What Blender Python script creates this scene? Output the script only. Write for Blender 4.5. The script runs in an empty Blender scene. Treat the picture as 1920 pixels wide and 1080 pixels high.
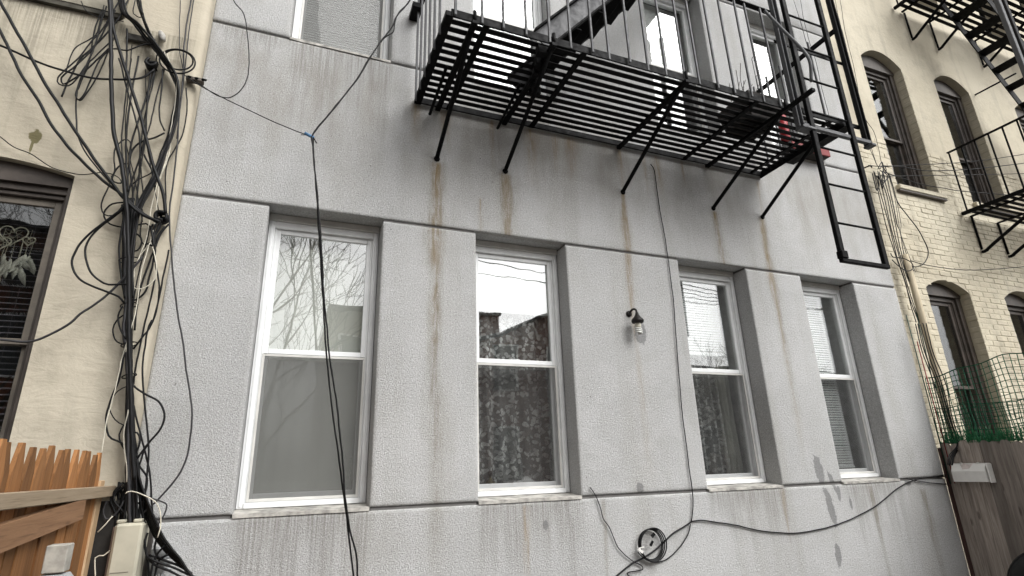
import bpy, bmesh, math, random
import numpy as np
from mathutils import Matrix, Vector, noise as mnoise
random.seed(7); rng = random.Random(11)
scene = bpy.context.scene
COL = scene.collection
R = math.radians

# ------------------------------------------------------------------ camera
F = 1024.82; YAW, PITCH, ROLL = .38943, .31726, -.03122
cy, sy, cp, sp = math.cos(YAW), math.sin(YAW), math.cos(PITCH), math.sin(PITCH)
FW = np.array([sy*cp, cy*cp, sp]); r0 = np.array([cy, -sy, 0.]); u0 = np.cross(r0, FW)
RT = r0*math.cos(ROLL) + u0*math.sin(ROLL); UP = -r0*math.sin(ROLL) + u0*math.cos(ROLL)
CAM = np.array([0., -3.65, 1.6])
cam = bpy.data.cameras.new('Camera'); cam.sensor_width = 36; cam.lens = F/1920*36; cam.clip_end = 500; cam.clip_start = .05
camo = bpy.data.objects.new('Camera', cam); COL.objects.link(camo); scene.camera = camo
camo.matrix_world = Matrix(((RT[0], UP[0], -FW[0], CAM[0]), (RT[1], UP[1], -FW[1], CAM[1]), (RT[2], UP[2], -FW[2], CAM[2]), (0, 0, 0, 1)))

# ------------------------------------------------------------------ overcast sky and soft sun
SUN_AZ, SUN_EL = R(150), R(43)          # azimuth clockwise from +Y
world = bpy.data.worlds.new('World'); scene.world = world; world.use_nodes = True
wn, wl = world.node_tree.nodes, world.node_tree.links
wn.clear()
sky = wn.new('ShaderNodeTexSky'); sky.sky_type = 'NISHITA'; sky.sun_disc = False
sky.sun_elevation = SUN_EL; sky.sun_rotation = SUN_AZ; sky.dust_density = 6.0; sky.air_density = 1.2; sky.ozone_density = 1.0
hs = wn.new('ShaderNodeHueSaturation'); hs.inputs['Saturation'].default_value = .02
bg = wn.new('ShaderNodeBackground'); bg.inputs['Strength'].default_value = .15
wo = wn.new('ShaderNodeOutputWorld')
wl.new(sky.outputs[0], hs.inputs['Color']); wl.new(hs.outputs[0], bg.inputs['Color']); wl.new(bg.outputs[0], wo.inputs['Surface'])
sun = bpy.data.lights.new('Sun', 'SUN'); sun.energy = 1.5; sun.angle = R(45); sun.color = (1, .98, .95)
suno = bpy.data.objects.new('Sun', sun); COL.objects.link(suno)
sd = Vector((math.sin(SUN_AZ)*math.cos(SUN_EL), math.cos(SUN_AZ)*math.cos(SUN_EL), math.sin(SUN_EL)))
suno.rotation_euler = (-sd).to_track_quat('-Z', 'Y').to_euler(); suno.location = (3, -8, 14)
vs = scene.view_settings
vs.view_transform = 'Standard'; vs.look = 'None'; vs.gamma = 1; vs.exposure = .42; vs.use_curve_mapping = False
scene.render.engine = 'CYCLES'; scene.cycles.max_bounces = 6; scene.cycles.diffuse_bounces = 3; scene.cycles.transparent_max_bounces = 20; scene.cycles.glossy_bounces = 3

# ------------------------------------------------------------------ pixel -> place (distance always from the surface touched)
def ray(x, y): return RT*(x-960)/F - UP*(y-540)/F + FW
def onY(x, y, Y=0.): d = ray(x, y); return tuple(CAM + d*(Y-CAM[1])/d[1])
def onX(x, y, X): d = ray(x, y); return tuple(CAM + d*(X-CAM[0])/d[0])

# ------------------------------------------------------------------ materials
class NT:
    def __init__(s, name):
        m = bpy.data.materials.new(name); m.use_nodes = True; s.m = m; s.t = m.node_tree; s.t.nodes.clear()
        s.out = s.n('ShaderNodeOutputMaterial')
    def n(s, kind, **kw):
        nd = s.t.nodes.new(kind)
        for k, v in kw.items(): setattr(nd, k, v)
        return nd
    def set(s, sock, v):
        if isinstance(v, bpy.types.NodeSocket): s.t.links.new(v, sock)
        elif v is not None:
            if hasattr(sock.default_value, '__len__') and not hasattr(v, '__len__'): v = (v, v, v)
            if hasattr(v, '__len__') and len(sock.default_value) == 4 and len(v) == 3: v = (*v, 1)
            sock.default_value = v
    def math(s, op, a, b=0., c=None, clamp=False):
        nd = s.n('ShaderNodeMath', operation=op, use_clamp=clamp); s.set(nd.inputs[0], a); s.set(nd.inputs[1], b)
        if c is not None: s.set(nd.inputs[2], c)
        return nd.outputs[0]
    def noise(s, vec, scale, detail=3, rough=.55, dist=0.):
        nd = s.n('ShaderNodeTexNoise'); s.set(nd.inputs['Vector'], vec); nd.inputs['Scale'].default_value = scale
        nd.inputs['Detail'].default_value = detail; nd.inputs['Roughness'].default_value = rough; nd.inputs['Distortion'].default_value = dist
        return nd.outputs[0]
    def ramp(s, v, a, b, lo=0., hi=1.):
        nd = s.n('ShaderNodeMapRange'); nd.interpolation_type = 'SMOOTHSTEP'; s.set(nd.inputs[0], v)
        for i, q in enumerate((a, b, lo, hi)): s.set(nd.inputs[1+i], q)
        return nd.outputs[0]
    def mix(s, f, a, b, mode='MIX'):
        nd = s.n('ShaderNodeMix', data_type='RGBA', blend_type=mode); s.set(nd.inputs[0], f); s.set(nd.inputs[6], a); s.set(nd.inputs[7], b)
        return nd.outputs[2]
    def pos(s): return s.n('ShaderNodeNewGeometry').outputs['Position']
    def obj(s): return s.n('ShaderNodeTexCoord').outputs['Object']
    def rnd(s): return s.n('ShaderNodeObjectInfo').outputs['Random']
    def xyz(s, v): nd = s.n('ShaderNodeSeparateXYZ'); s.set(nd.inputs[0], v); return nd.outputs
    def vec(s, v, scale, add=None):
        nd = s.n('ShaderNodeVectorMath', operation='MULTIPLY'); s.set(nd.inputs[0], v); nd.inputs[1].default_value = scale
        if add is None: return nd.outputs[0]
        a = s.n('ShaderNodeVectorMath', operation='ADD'); s.set(a.inputs[0], nd.outputs[0]); s.set(a.inputs[1], add); return a.outputs[0]
    def bump(s, h, strength=.3, dist=.01):
        nd = s.n('ShaderNodeBump'); nd.inputs['Strength'].default_value = strength; nd.inputs['Distance'].default_value = dist
        s.set(nd.inputs['Height'], h); return nd.outputs[0]
    def bsdf(s, col, rough=.7, metal=0., normal=None, spec=.5, trans=None):
        b = s.n('ShaderNodeBsdfPrincipled'); s.set(b.inputs['Base Color'], col); s.set(b.inputs['Roughness'], rough)
        s.set(b.inputs['Metallic'], metal); s.set(b.inputs['Specular IOR Level'], spec)
        if normal is not None: s.set(b.inputs['Normal'], normal)
        return b
    def done(s, shader): s.t.links.new(shader, s.out.inputs['Surface']); return s.m

def plain(name, col, rough=.6, metal=0., var=.12, scale=14., bump=0., spec=.5):
    t = NT(name); p = t.obj(); n = t.noise(p, scale, 4)
    f = t.ramp(n, .3, .7, 1-var, 1+var)
    c = t.mix(1., col, f, 'MULTIPLY')
    nm = t.bump(t.noise(p, scale*6, 3), bump, .004) if bump else None
    return t.done(t.bsdf(c, rough, metal, nm, spec).outputs[0])

# --- node groups for stains with a shape of their own (drips, rust runs, damp marks)
def group(name, ins):
    g = bpy.data.node_groups.new(name, 'ShaderNodeTree')
    for i in ins: g.interface.new_socket(i, in_out='INPUT', socket_type='NodeSocketFloat')
    g.interface.new_socket('Fac', in_out='OUTPUT', socket_type='NodeSocketFloat')
    s = NT.__new__(NT); s.t = g; gi = s.n('NodeGroupInput'); go = s.n('NodeGroupOutput')
    return g, s, gi.outputs, go.inputs[0]
G_RUN, s, i, o = group('RustRun', ['X', 'Top', 'Length', 'Width', 'Slant', 'PX', 'PZ', 'Wob', 'Wid', 'Fleck'])
dz = s.math('SUBTRACT', i['Top'], i['PZ'])
dx = s.math('ADD', s.math('SUBTRACT', i['PX'], i['X']), i['Wob'])
dx = s.math('SUBTRACT', dx, s.math('MULTIPLY', dz, i['Slant']))
q = s.math('DIVIDE', dx, s.math('MULTIPLY', i['Width'], i['Wid'])); g1 = s.math('POWER', 2.718, s.math('MULTIPLY', s.math('MULTIPLY', q, q), -1.))
fade = s.math('SUBTRACT', 1., s.math('DIVIDE', dz, i['Length']), clamp=True)
top = s.ramp(dz, -.015, .03)
s.t.links.new(s.math('MULTIPLY', s.math('MULTIPLY', g1, s.math('POWER', fade, .8)), s.math('MULTIPLY', top, i['Fleck'])), o)
G_SILL, s, i, o = group('SillDrip', ['X0', 'X1', 'Top', 'Length', 'PX', 'PZ', 'Len', 'Fine'])
dz = s.math('SUBTRACT', i['Top'], i['PZ'])
edge = s.math('MULTIPLY', s.ramp(s.math('SUBTRACT', i['PX'], i['X0']), -.03, .06), s.ramp(s.math('SUBTRACT', i['X1'], i['PX']), -.03, .06))
fade = s.math('SUBTRACT', 1., s.math('DIVIDE', dz, s.math('MULTIPLY', i['Length'], i['Len'])), clamp=True)
s.t.links.new(s.math('MULTIPLY', s.math('MULTIPLY', edge, fade), s.math('MULTIPLY', i['Fine'], s.ramp(dz, -.004, .004))), o)
G_BLOT, s, i, o = group('DampMark', ['X', 'Z', 'RX', 'RZ', 'Slant', 'PX', 'PZ', 'N'])
dz = s.math('SUBTRACT', i['PZ'], i['Z'])
dx = s.math('ADD', s.math('SUBTRACT', i['PX'], i['X']), s.math('MULTIPLY', dz, i['Slant']))
a = s.math('DIVIDE', dx, i['RX']); b = s.math('DIVIDE', dz, i['RZ'])
d = s.math('ADD', s.math('ADD', s.math('MULTIPLY', a, a), s.math('MULTIPLY', b, b)), i['N'])
s.t.links.new(s.ramp(d, 1.15, .7), o)
def shared(t):
    """noise looked up once and shared by every stain of a material"""
    p = t.pos(); X, Y, Z = t.xyz(p)
    return {G_RUN: (X, Z, t.math('MULTIPLY_ADD', t.noise(t.vec(p, (3, 0, 2.2)), 1., 3), .05, -.025), t.math('ADD', t.noise(t.vec(p, (0, 0, 5)), 1., 2), .5), t.ramp(t.noise(t.vec(p, (60, 0, 5)), 1., 4), .25, .65, .45, 1.)),
            G_SILL: (X, Z, t.ramp(t.noise(t.vec(p, (16, 0, 0)), 1., 3), .3, .7, .35, 1.25), t.ramp(t.noise(t.vec(p, (75, 0, 1.6)), 1., 4, .7), .38, .62, .12, 1.)),
            G_BLOT: (X, Z, t.math('MULTIPLY_ADD', t.noise(p, 26., 3), 2.6, -1.3))}
def use(t, g, *vals):
    nd = t.n('ShaderNodeGroup'); nd.node_tree = g
    if not hasattr(t, 'sh'): t.sh = shared(t)
    for k, v in enumerate(vals): nd.inputs[k].default_value = v
    for k, v in enumerate(t.sh[g]): t.set(nd.inputs[len(vals)+k], v)
    return nd.outputs[0]
def maxall(t, l):
    o = l[0]
    for q in l[1:]: o = t.math('MAXIMUM', o, q)
    return o

SILLS = ((-.25, .54, 1.376, .66), (1.2, 2.0, 1.376, .5), (3.09, 3.9, 1.376, .42), (4.56, 5.34, 1.376, .5), (-.25, .56, 4.692, .75),
                                          (-.75, .56, 4.69, .25), (1.2, 2.0, 4.692, .4))
DARKS = ((.90, 3.87, 2.9, .040, .006), (1.47, 3.88, 1.5, .042, 0.), (3.61, 3.87, 1.0, .036, 0.), (4.21, 3.89, 2.2, .032, -.01), (.92, 2.9, 2.0, .03, 0.), (2.59, 3.89, 1.4, .022, -.012),
                                        (5.6, 1.3, .9, .04, 0.), (4.9, 1.36, 1.1, .02, 0.), (2.15, 1.37, .8, .012, 0.))
RUSTS = ((.90, 3.87, 1.6, .022, .006), (1.47, 3.88, 1.1, .022, 0.), (2.59, 3.89, 2.5, .019, -.012), (3.61, 3.87, .9, .012, 0.), (4.20, 3.89, 2.4, .019, -.02),
                                        (1.25, 3.62, .4, .010, 0.), (1.36, 4.36, .55, .02, 0.), (1.72, 4.36, .6, .05, 0.), (1.95, 4.35, .42, .022, 0.), (2.1, 4.35, .45, .05, 0.), (2.6, 4.33, .5, .018, 0.),
                                        (2.86, 4.35, .5, .014, 0.), (3.0, 4.35, .5, .035, 0.), (3.3, 4.35, .3, .02, 0.), (.72, 4.36, .4, .03, 0.), (.98, 4.36, .4, .02, 0.), (4.24, 4.3, .5, .016, 0.),
                                        (1.54, 1.36, .9, .008, 0.), (1.565, 1.36, .8, .006, 0.), (.95, 4.36, .3, .03, 0.), (3.86, 1.37, .5, .014, 0.))
BLOTS = ((4.32, 1.50, .045, .11, .12), (4.45, 1.40, .022, .085, .35), (4.37, 1.20, .036, .15, .14), (4.50, 1.31, .018, .06, 0.), (4.62, 1.22, .014, .05, 0.),
                                          (4.35, .83, .03, .075, 0.), (1.69, 1.225, .018, .03, 0.), (2.47, 1.43, .03, .035, 0.), (5.42, 1.36, .04, .03, 0.), (2.62, 2.62, .05, .09, 0.))
def stain_field(X, Z):
    """where drips, rust runs and damp marks lie on the grey wall (each starts at a sill, an iron foot or a leak)"""
    sst = lambda v, a, b: (lambda u: u*u*(3-2*u))(np.clip((v-a)/(b-a), 0, 1))
    wob = .010*np.sin(3.1*X+2.0*Z)+.004*np.sin(5.3*Z+1.7*X+1)+.002*np.sin(13*Z+4*X)
    wid = 1+.25*np.sin(4.1*Z+.6)+.18*np.sin(9.7*Z+2*X)
    ln = np.clip(.8+.35*np.sin(31*X)+.25*np.sin(67*X+1)+.2*np.sin(13*X+2), .3, 1.4)
    S, D, U, B = (np.zeros_like(X) for _ in range(4))
    for x0, x1, top, L in SILLS:
        dz = top-Z; S = np.maximum(S, sst(X-x0, -.03, .06)*sst(x1-X, -.03, .06)*np.clip(1-dz/(L*ln), 0, 1)*(dz > -.004))
    for tgt, lst in ((D, DARKS), (U, RUSTS)):
        for x0, top, L, w, sl in lst:
            dz = top-Z; dx = X-x0+wob*np.clip(dz*3, 0, 1)-dz*sl
            np.maximum(tgt, np.exp(-(dx/(1.45*w*wid))**2)*np.clip(1-dz/L, 0, 1)**.8*sst(dz, -.02, .03), out=tgt)
    for x0, z0, rx, rz, sl in BLOTS:
        dz = Z-z0; dx = X-x0+dz*sl; B = np.maximum(B, np.exp(-((dx/rx)**2+(dz/rz)**2)*.8))
    return np.stack([S, D, U, B], -1)
def grey_stucco():
    t = NT('grey stucco'); p = t.pos()
    big = t.noise(p, .7, 4); mid = t.noise(p, 4.5, 5, .6); grain = t.noise(p, 95, 4, .7)
    c = t.mix(t.ramp(big, .35, .68), (.430, .430, .426), (.500, .500, .496))
    c = t.mix(t.ramp(mid, .35, .75, 0, .3), c, (.37, .365, .345))
    run = t.noise(t.vec(p, (3.4, 0, .35)), 1., 5, .65); c = t.mix(t.ramp(run, .46, .72, 0, .42), c, (.325, .312, .28))
    patch = t.noise(p, 1.6, 3, .5, .8); c = t.mix(t.ramp(patch, .54, .60, 0, .22), c, (.55, .55, .55))
    c = t.mix(t.ramp(grain, .52, .68, 0, .6), c, (.72, .72, .72))
    c = t.mix(t.ramp(grain, .48, .32, 0, .6), c, (.18, .18, .175))
    sv = t.n('ShaderNodeTexVoronoi'); t.set(sv.inputs['Vector'], p); sv.inputs['Scale'].default_value = 7.
    c = t.mix(t.ramp(sv.outputs['Distance'], .045, .025, 0, .7), c, (.10, .09, .08))
    # streaky darker band at and below fire escape height
    X, Y, Z = t.xyz(p)
    dark_band = t.math('MULTIPLY', t.ramp(t.noise(t.vec(p, (3.2, 0, .8)), 1., 5, .65), .36, .66), t.math('MULTIPLY', t.ramp(Z, 3.3, 4.2), t.ramp(Z, 4.68, 4.4)))
    c = t.mix(t.math('MULTIPLY', dark_band, .5), c, (.25, .228, .19))
    at = t.n('ShaderNodeAttribute', attribute_name='stain'); sill_, dark_, rust_ = (lambda q: q)(t.n('ShaderNodeSeparateColor')).outputs[0:3]
    t.t.links.new(at.outputs['Color'], sill_.node.inputs[0]); blot_ = at.outputs['Alpha']
    fine = t.ramp(t.noise(t.vec(p, (75, 0, 1.6)), 1., 4, .7), .38, .62, .12, 1.)
    fleck = t.math('MULTIPLY', t.ramp(t.noise(t.vec(p, (55, 0, 4)), 1., 4), .3, .62, .35, 1.), t.ramp(t.noise(t.vec(p, (22, 0, 7)), 1., 4, .7), .3, .6, .45, 1.15))
    c = t.mix(t.math('MULTIPLY', t.math('MULTIPLY', sill_, fine), .62), c, (.155, .14, .115))
    c = t.mix(t.math('MULTIPLY', t.math('MULTIPLY', dark_, fleck), .8), c, (.185, .158, .108))
    c = t.mix(t.math('MULTIPLY', t.math('MULTIPLY', rust_, fleck), .66), c, (.26, .18, .082))
    bn = t.math('MULTIPLY_ADD', t.noise(p, 26., 3), .9, -.45)
    c = t.mix(t.ramp(t.math('ADD', blot_, bn), .30, .46, 0., .62), c, (.13, .13, .132))
    h = t.math('ADD', t.noise(p, 130, 3, .7), t.math('MULTIPLY', t.noise(p, 40, 2), .4))
    return t.done(t.bsdf(c, .92, 0, t.bump(h, .9, .009), .25).outputs[0])

def cream_wall(name, a, b, brick=False):
    t = NT(name); p = t.pos(); X, Y, Z = t.xyz(p)
    c = t.mix(t.ramp(t.noise(p, .8, 4), .35, .68), a, b)
    c = t.mix(t.ramp(t.noise(p, 5, 5, .65), .45, .78, 0, .5), c, tuple(q*.68 for q in a))
    c = t.mix(t.ramp(t.noise(t.vec(p, (7, 7, .9)), 1., 5), .52, .72, 0, .35), c, (.27, .245, .19))
    if not brick:
        st = [use(t, G_SILL, *q) for q in ((-1.95, -.80, 4.40, .42), (-1.7, -1.56, 4.40, .95), (-1.62, -1.52, 4.42, .7))]
        c = t.mix(t.math('MULTIPLY', maxall(t, st), .6), c, (.10, .095, .07))
        bl = [use(t, G_BLOT, *q) for q in ((-1.495, 3.50, .030, .045, 0.), (-1.50, 3.43, .008, .05, 0.))]
        c = t.mix(t.math('MULTIPLY', maxall(t, bl), .85), c, (.11, .095, .03))
        h = t.math('ADD', t.math('MULTIPLY', t.noise(t.vec(p, (7, 7, 16)), 1., 6, .62, .6), 1.6), t.math('MULTIPLY', t.noise(p, 60, 3), .35))
        return t.done(t.bsdf(c, .85, 0, t.bump(h, .38, .012), .3).outputs[0])
    h = t.math('ADD', t.noise(p, 16, 5, .65), t.math('MULTIPLY', t.noise(p, 80, 3), .35))
    return t.done(t.bsdf(c, .85, 0, t.bump(h, .6, .012), .3).outputs[0])

def wood(name, a, b, dark, axis, rough=.8, sc=1.):
    t = NT(name); r = t.rnd()
    off = t.n('ShaderNodeCombineXYZ'); t.set(off.inputs[0], t.math('MULTIPLY', r, 37.)); t.set(off.inputs[1], t.math('MULTIPLY', r, 91.)); t.set(off.inputs[2], t.math('MULTIPLY', r, 53.))
    k = [38*sc]*3; k[axis] = 2.2*sc
    v = t.vec(t.obj(), tuple(k), off.outputs[0])
    g = t.noise(v, 1., 6, .65, .8)
    c = t.mix(t.ramp(g, .3, .7), a, b)
    k2 = [90*sc]*3; k2[axis] = 3*sc
    c = t.mix(t.ramp(t.noise(t.vec(t.obj(), tuple(k2), off.outputs[0]), 1., 4, .7), .5, .75, 0, .65), c, dark)
    kn = t.n('ShaderNodeTexVoronoi'); k3 = [9.]*3; k3[axis] = 3.
    t.set(kn.inputs['Vector'], t.vec(t.obj(), tuple(k3), off.outputs[0])); kn.inputs['Scale'].default_value = 1.
    c = t.mix(t.ramp(kn.outputs['Distance'], .16, .07, 0, .7), c, dark)
    c = t.mix(1., c, t.ramp(r, 0, 1, .6, 1.3), 'MULTIPLY')
    return t.done(t.bsdf(c, rough, 0, t.bump(g, .45, .004), .3).outputs[0])

def iron(name, base=(.0035, .0035, .0038), chips=.05, spec=.09):
    t = NT(name); p = t.pos(); n = t.noise(p, 22, 6, .7)
    c = t.mix(t.ramp(n, .58, .75, 0, chips), base, (.10, .055, .03))
    c = t.mix(t.ramp(t.noise(p, 60, 4), .62, .75, 0, chips*1.5), c, (.16, .155, .15))
    return t.done(t.bsdf(c, t.ramp(n, .3, .7, .5, .75), 0, t.bump(t.noise(p, 70, 4), .35, .004), spec).outputs[0])

def glass(name, r0=.15, tint=(.95, .96, .955)):
    t = NT(name); ge = t.n('ShaderNodeNewGeometry')
    dt = t.n('ShaderNodeVectorMath', operation='DOT_PRODUCT'); t.set(dt.inputs[0], ge.outputs['Incoming']); t.set(dt.inputs[1], ge.outputs['Normal'])
    f = t.math('POWER', t.math('SUBTRACT', 1., t.math('ABSOLUTE', dt.outputs['Value'])), 5.)
    f = t.math('MULTIPLY_ADD', f, 1-r0, r0)                      # Schlick, same from both faces of the pane
    nb = t.bump(t.noise(t.pos(), 2.2, 2), .05, .02)
    gl = t.n('ShaderNodeBsdfGlossy'); gl.inputs['Roughness'].default_value = .01; gl.inputs['Color'].default_value = (1, 1, 1, 1); t.set(gl.inputs['Normal'], nb)
    tr = t.n('ShaderNodeBsdfTransparent'); t.set(tr.inputs[0], tint)
    mx = t.n('ShaderNodeMixShader'); t.set(mx.inputs[0], f); t.set(mx.inputs[1], tr.outputs[0]); t.set(mx.inputs[2], gl.outputs[0])
    return t.done(mx.outputs[0])
def sheer(name, col, fac):      # woven screens and lace: threads too fine to tell apart
    t = NT(name); df = t.n('ShaderNodeBsdfDiffuse'); t.set(df.inputs[0], col); tr = t.n('ShaderNodeBsdfTransparent')
    mx = t.n('ShaderNodeMixShader'); t.set(mx.inputs[0], fac(t)); t.set(mx.inputs[1], tr.outputs[0]); t.set(mx.inputs[2], df.outputs[0])
    return t.done(mx.outputs[0])
def lace_fac(t):
    p = t.obj()
    w = t.n('ShaderNodeVectorMath', operation='ADD'); t.set(w.inputs[0], p)
    nz = t.n('ShaderNodeTexNoise'); t.set(nz.inputs['Vector'], p); nz.inputs['Scale'].default_value = 16
    t.set(w.inputs[1], t.vec(nz.outputs['Color'], (.05, .0, .05)))
    v = t.n('ShaderNodeTexVoronoi', feature='SMOOTH_F1'); t.set(v.inputs['Vector'], t.vec(w.outputs[0], (1, .1, 1))); v.inputs['Scale'].default_value = 30; v.inputs['Smoothness'].default_value = .15
    pet = t.ramp(v.outputs['Distance'], .52, .38)
    core = t.ramp(v.outputs['Distance'], .10, .16, .4, 1.)
    sp = t.ramp(t.noise(p, 8, 3), .38, .58, .3, 1.)
    return t.math('ADD', .27, t.math('MULTIPLY', t.math('MULTIPLY', pet, core), t.math('MULTIPLY', sp, .5)))

M = dict(
 stucco=grey_stucco(),
 cream=cream_wall('cream render', (.46, .41, .32), (.525, .475, .38)),
 brick=cream_wall('cream painted brick', (.54, .485, .37), (.62, .57, .45), True),
 parge=cream_wall('cream painted parging', (.50, .45, .345), (.58, .53, .42), True),
 sill=plain('worn sill stone', (.38, .365, .335), .85, 0, .4, 14, .5),
 dirtjoint=plain('joint backing', (.16, .155, .15), .9),
 white=plain('white vinyl', (.78, .79, .79), .38, 0, .05, 8), offwhite=plain('aged white trim', (.60, .59, .56), .5, 0, .1, 8),
 brown=plain('brown window paint', (.062, .050, .042), .45, 0, .25, 10, .15), brownsash=plain('brown sash paint', (.13, .112, .09), .5, 0, .2, 10, .1),  # sash brown is lighter than the frame brown
 glass=glass('window glass'), glass2=glass('older window glass', .11, (.8, .82, .82)),
 screen=sheer('insect screen', (.06, .06, .06), lambda t: .30), solar=sheer('dense solar screen', (.165, .166, .158), lambda t: .66),
 lace=sheer('lace', (.70, .70, .69), lace_fac),
 shade=plain('roller shade', (.62, .62, .575), .9, 0, .05, 3), shadew=plain('white roller shade', (.80, .80, .79), .9, 0, .03, 3),
 slat=plain('blind slat', (.66, .67, .67), .5, 0, .05, 5), slatd=plain('mauve blind slat', (.17, .15, .165), .5, 0, .1, 5),
 room=plain('dim room paint', (.10, .10, .10), .9), iron=iron('black fire escape paint'), ironw=iron('worn and sky-grey iron', (.075, .076, .08), .35, .4), ironm=iron('faded black iron', (.022, .022, .023), .25),
 cable=plain('black cable jacket', (.0045, .0045, .005), .5, 0, .3, 30, 0, .25), cableg=plain('grey cable jacket', (.035, .034, .036), .5, 0, .2, 30, 0, .3), cablew=plain('white cable jacket', (.62, .58, .48), .55, 0, .2, 20),
 cedar=wood('cedar picket', (.25, .110, .038), (.345, .168, .066), (.095, .042, .018), 2), rail=wood('pale fence rail', (.40, .31, .21), (.47, .37, .26), (.22, .16, .10), 1),
 graywood=wood('weathered fence plank', (.22, .185, .16), (.37, .325, .285), (.07, .055, .048), 2), polewood=wood('weathered pole', (.30, .255, .18), (.40, .345, .25), (.13, .105, .07), 2),
 boxbeige=plain('beige plastic', (.44, .415, .33), .5, 0, .12, 6, .1), boxwhite=plain('white plastic', (.78, .765, .73), .5, 0, .06, 8), label=plain('peeling paper', (.62, .55, .52), .9, 0, .15, 30),
 bronze=plain('bronze lamp', (.010, .008, .007), .5, 0, .2, 30, .1, .3), bulb=plain('white bulb glass', (.66, .66, .63), .3, 0, .02), bulbbase=plain('bulb base', (.66, .63, .53), .5),
 steel=plain('galvanised steel', (.42, .43, .44), .4, .7, .25, 30), green=plain('green plastic mesh', (.006, .082, .040), .5, 0, .2, 20, 0, .25), greens=plain('green stake', (.018, .05, .032), .5, 0, .2, 20),
 red=plain('red plastic', (.42, .012, .018), .45), redd=plain('dull red board', (.20, .02, .02), .7), pot=plain('dark planter', (.02, .016, .014), .8, 0, .3, 20), blue=plain('blue tape', (.08, .20, .36), .6),
 bark=plain('bare bark', (.06, .05, .042), .9, 0, .3, 12), brickred=plain('red brick', (.20, .085, .055), .9, 0, .25, 30), roof=plain('dark roof felt', (.05, .05, .052), .9), pale=plain('pale render', (.46, .44, .38), .9, 0, .08, 2),
 darkglass=plain('dark far pane', (.03, .035, .04), .08), ground=plain('yard concrete', (.10, .097, .09), .95, 0, .25, 2, .3), rubber=plain('black rubber', (.010, .010, .010), .7, 0, .2, 30, .2),
 feather=plain('pale feather', (.48, .45, .37), .9, 0, .3, 30), hoop=plain('wrapped hoop', (.46, .42, .32), .9), greywood=plain('grey painted wood', (.33, .335, .34), .7, 0, .2, 12, .2), plate=plain('weathered pale wood', (.36, .34, .30), .8, 0, .25, 18, .2),
 grass=plain('artificial grass', (.016, .15, .055), .7, 0, .3, 30), cloth=plain('white cloth', (.62, .62, .62), .9),
)

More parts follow.
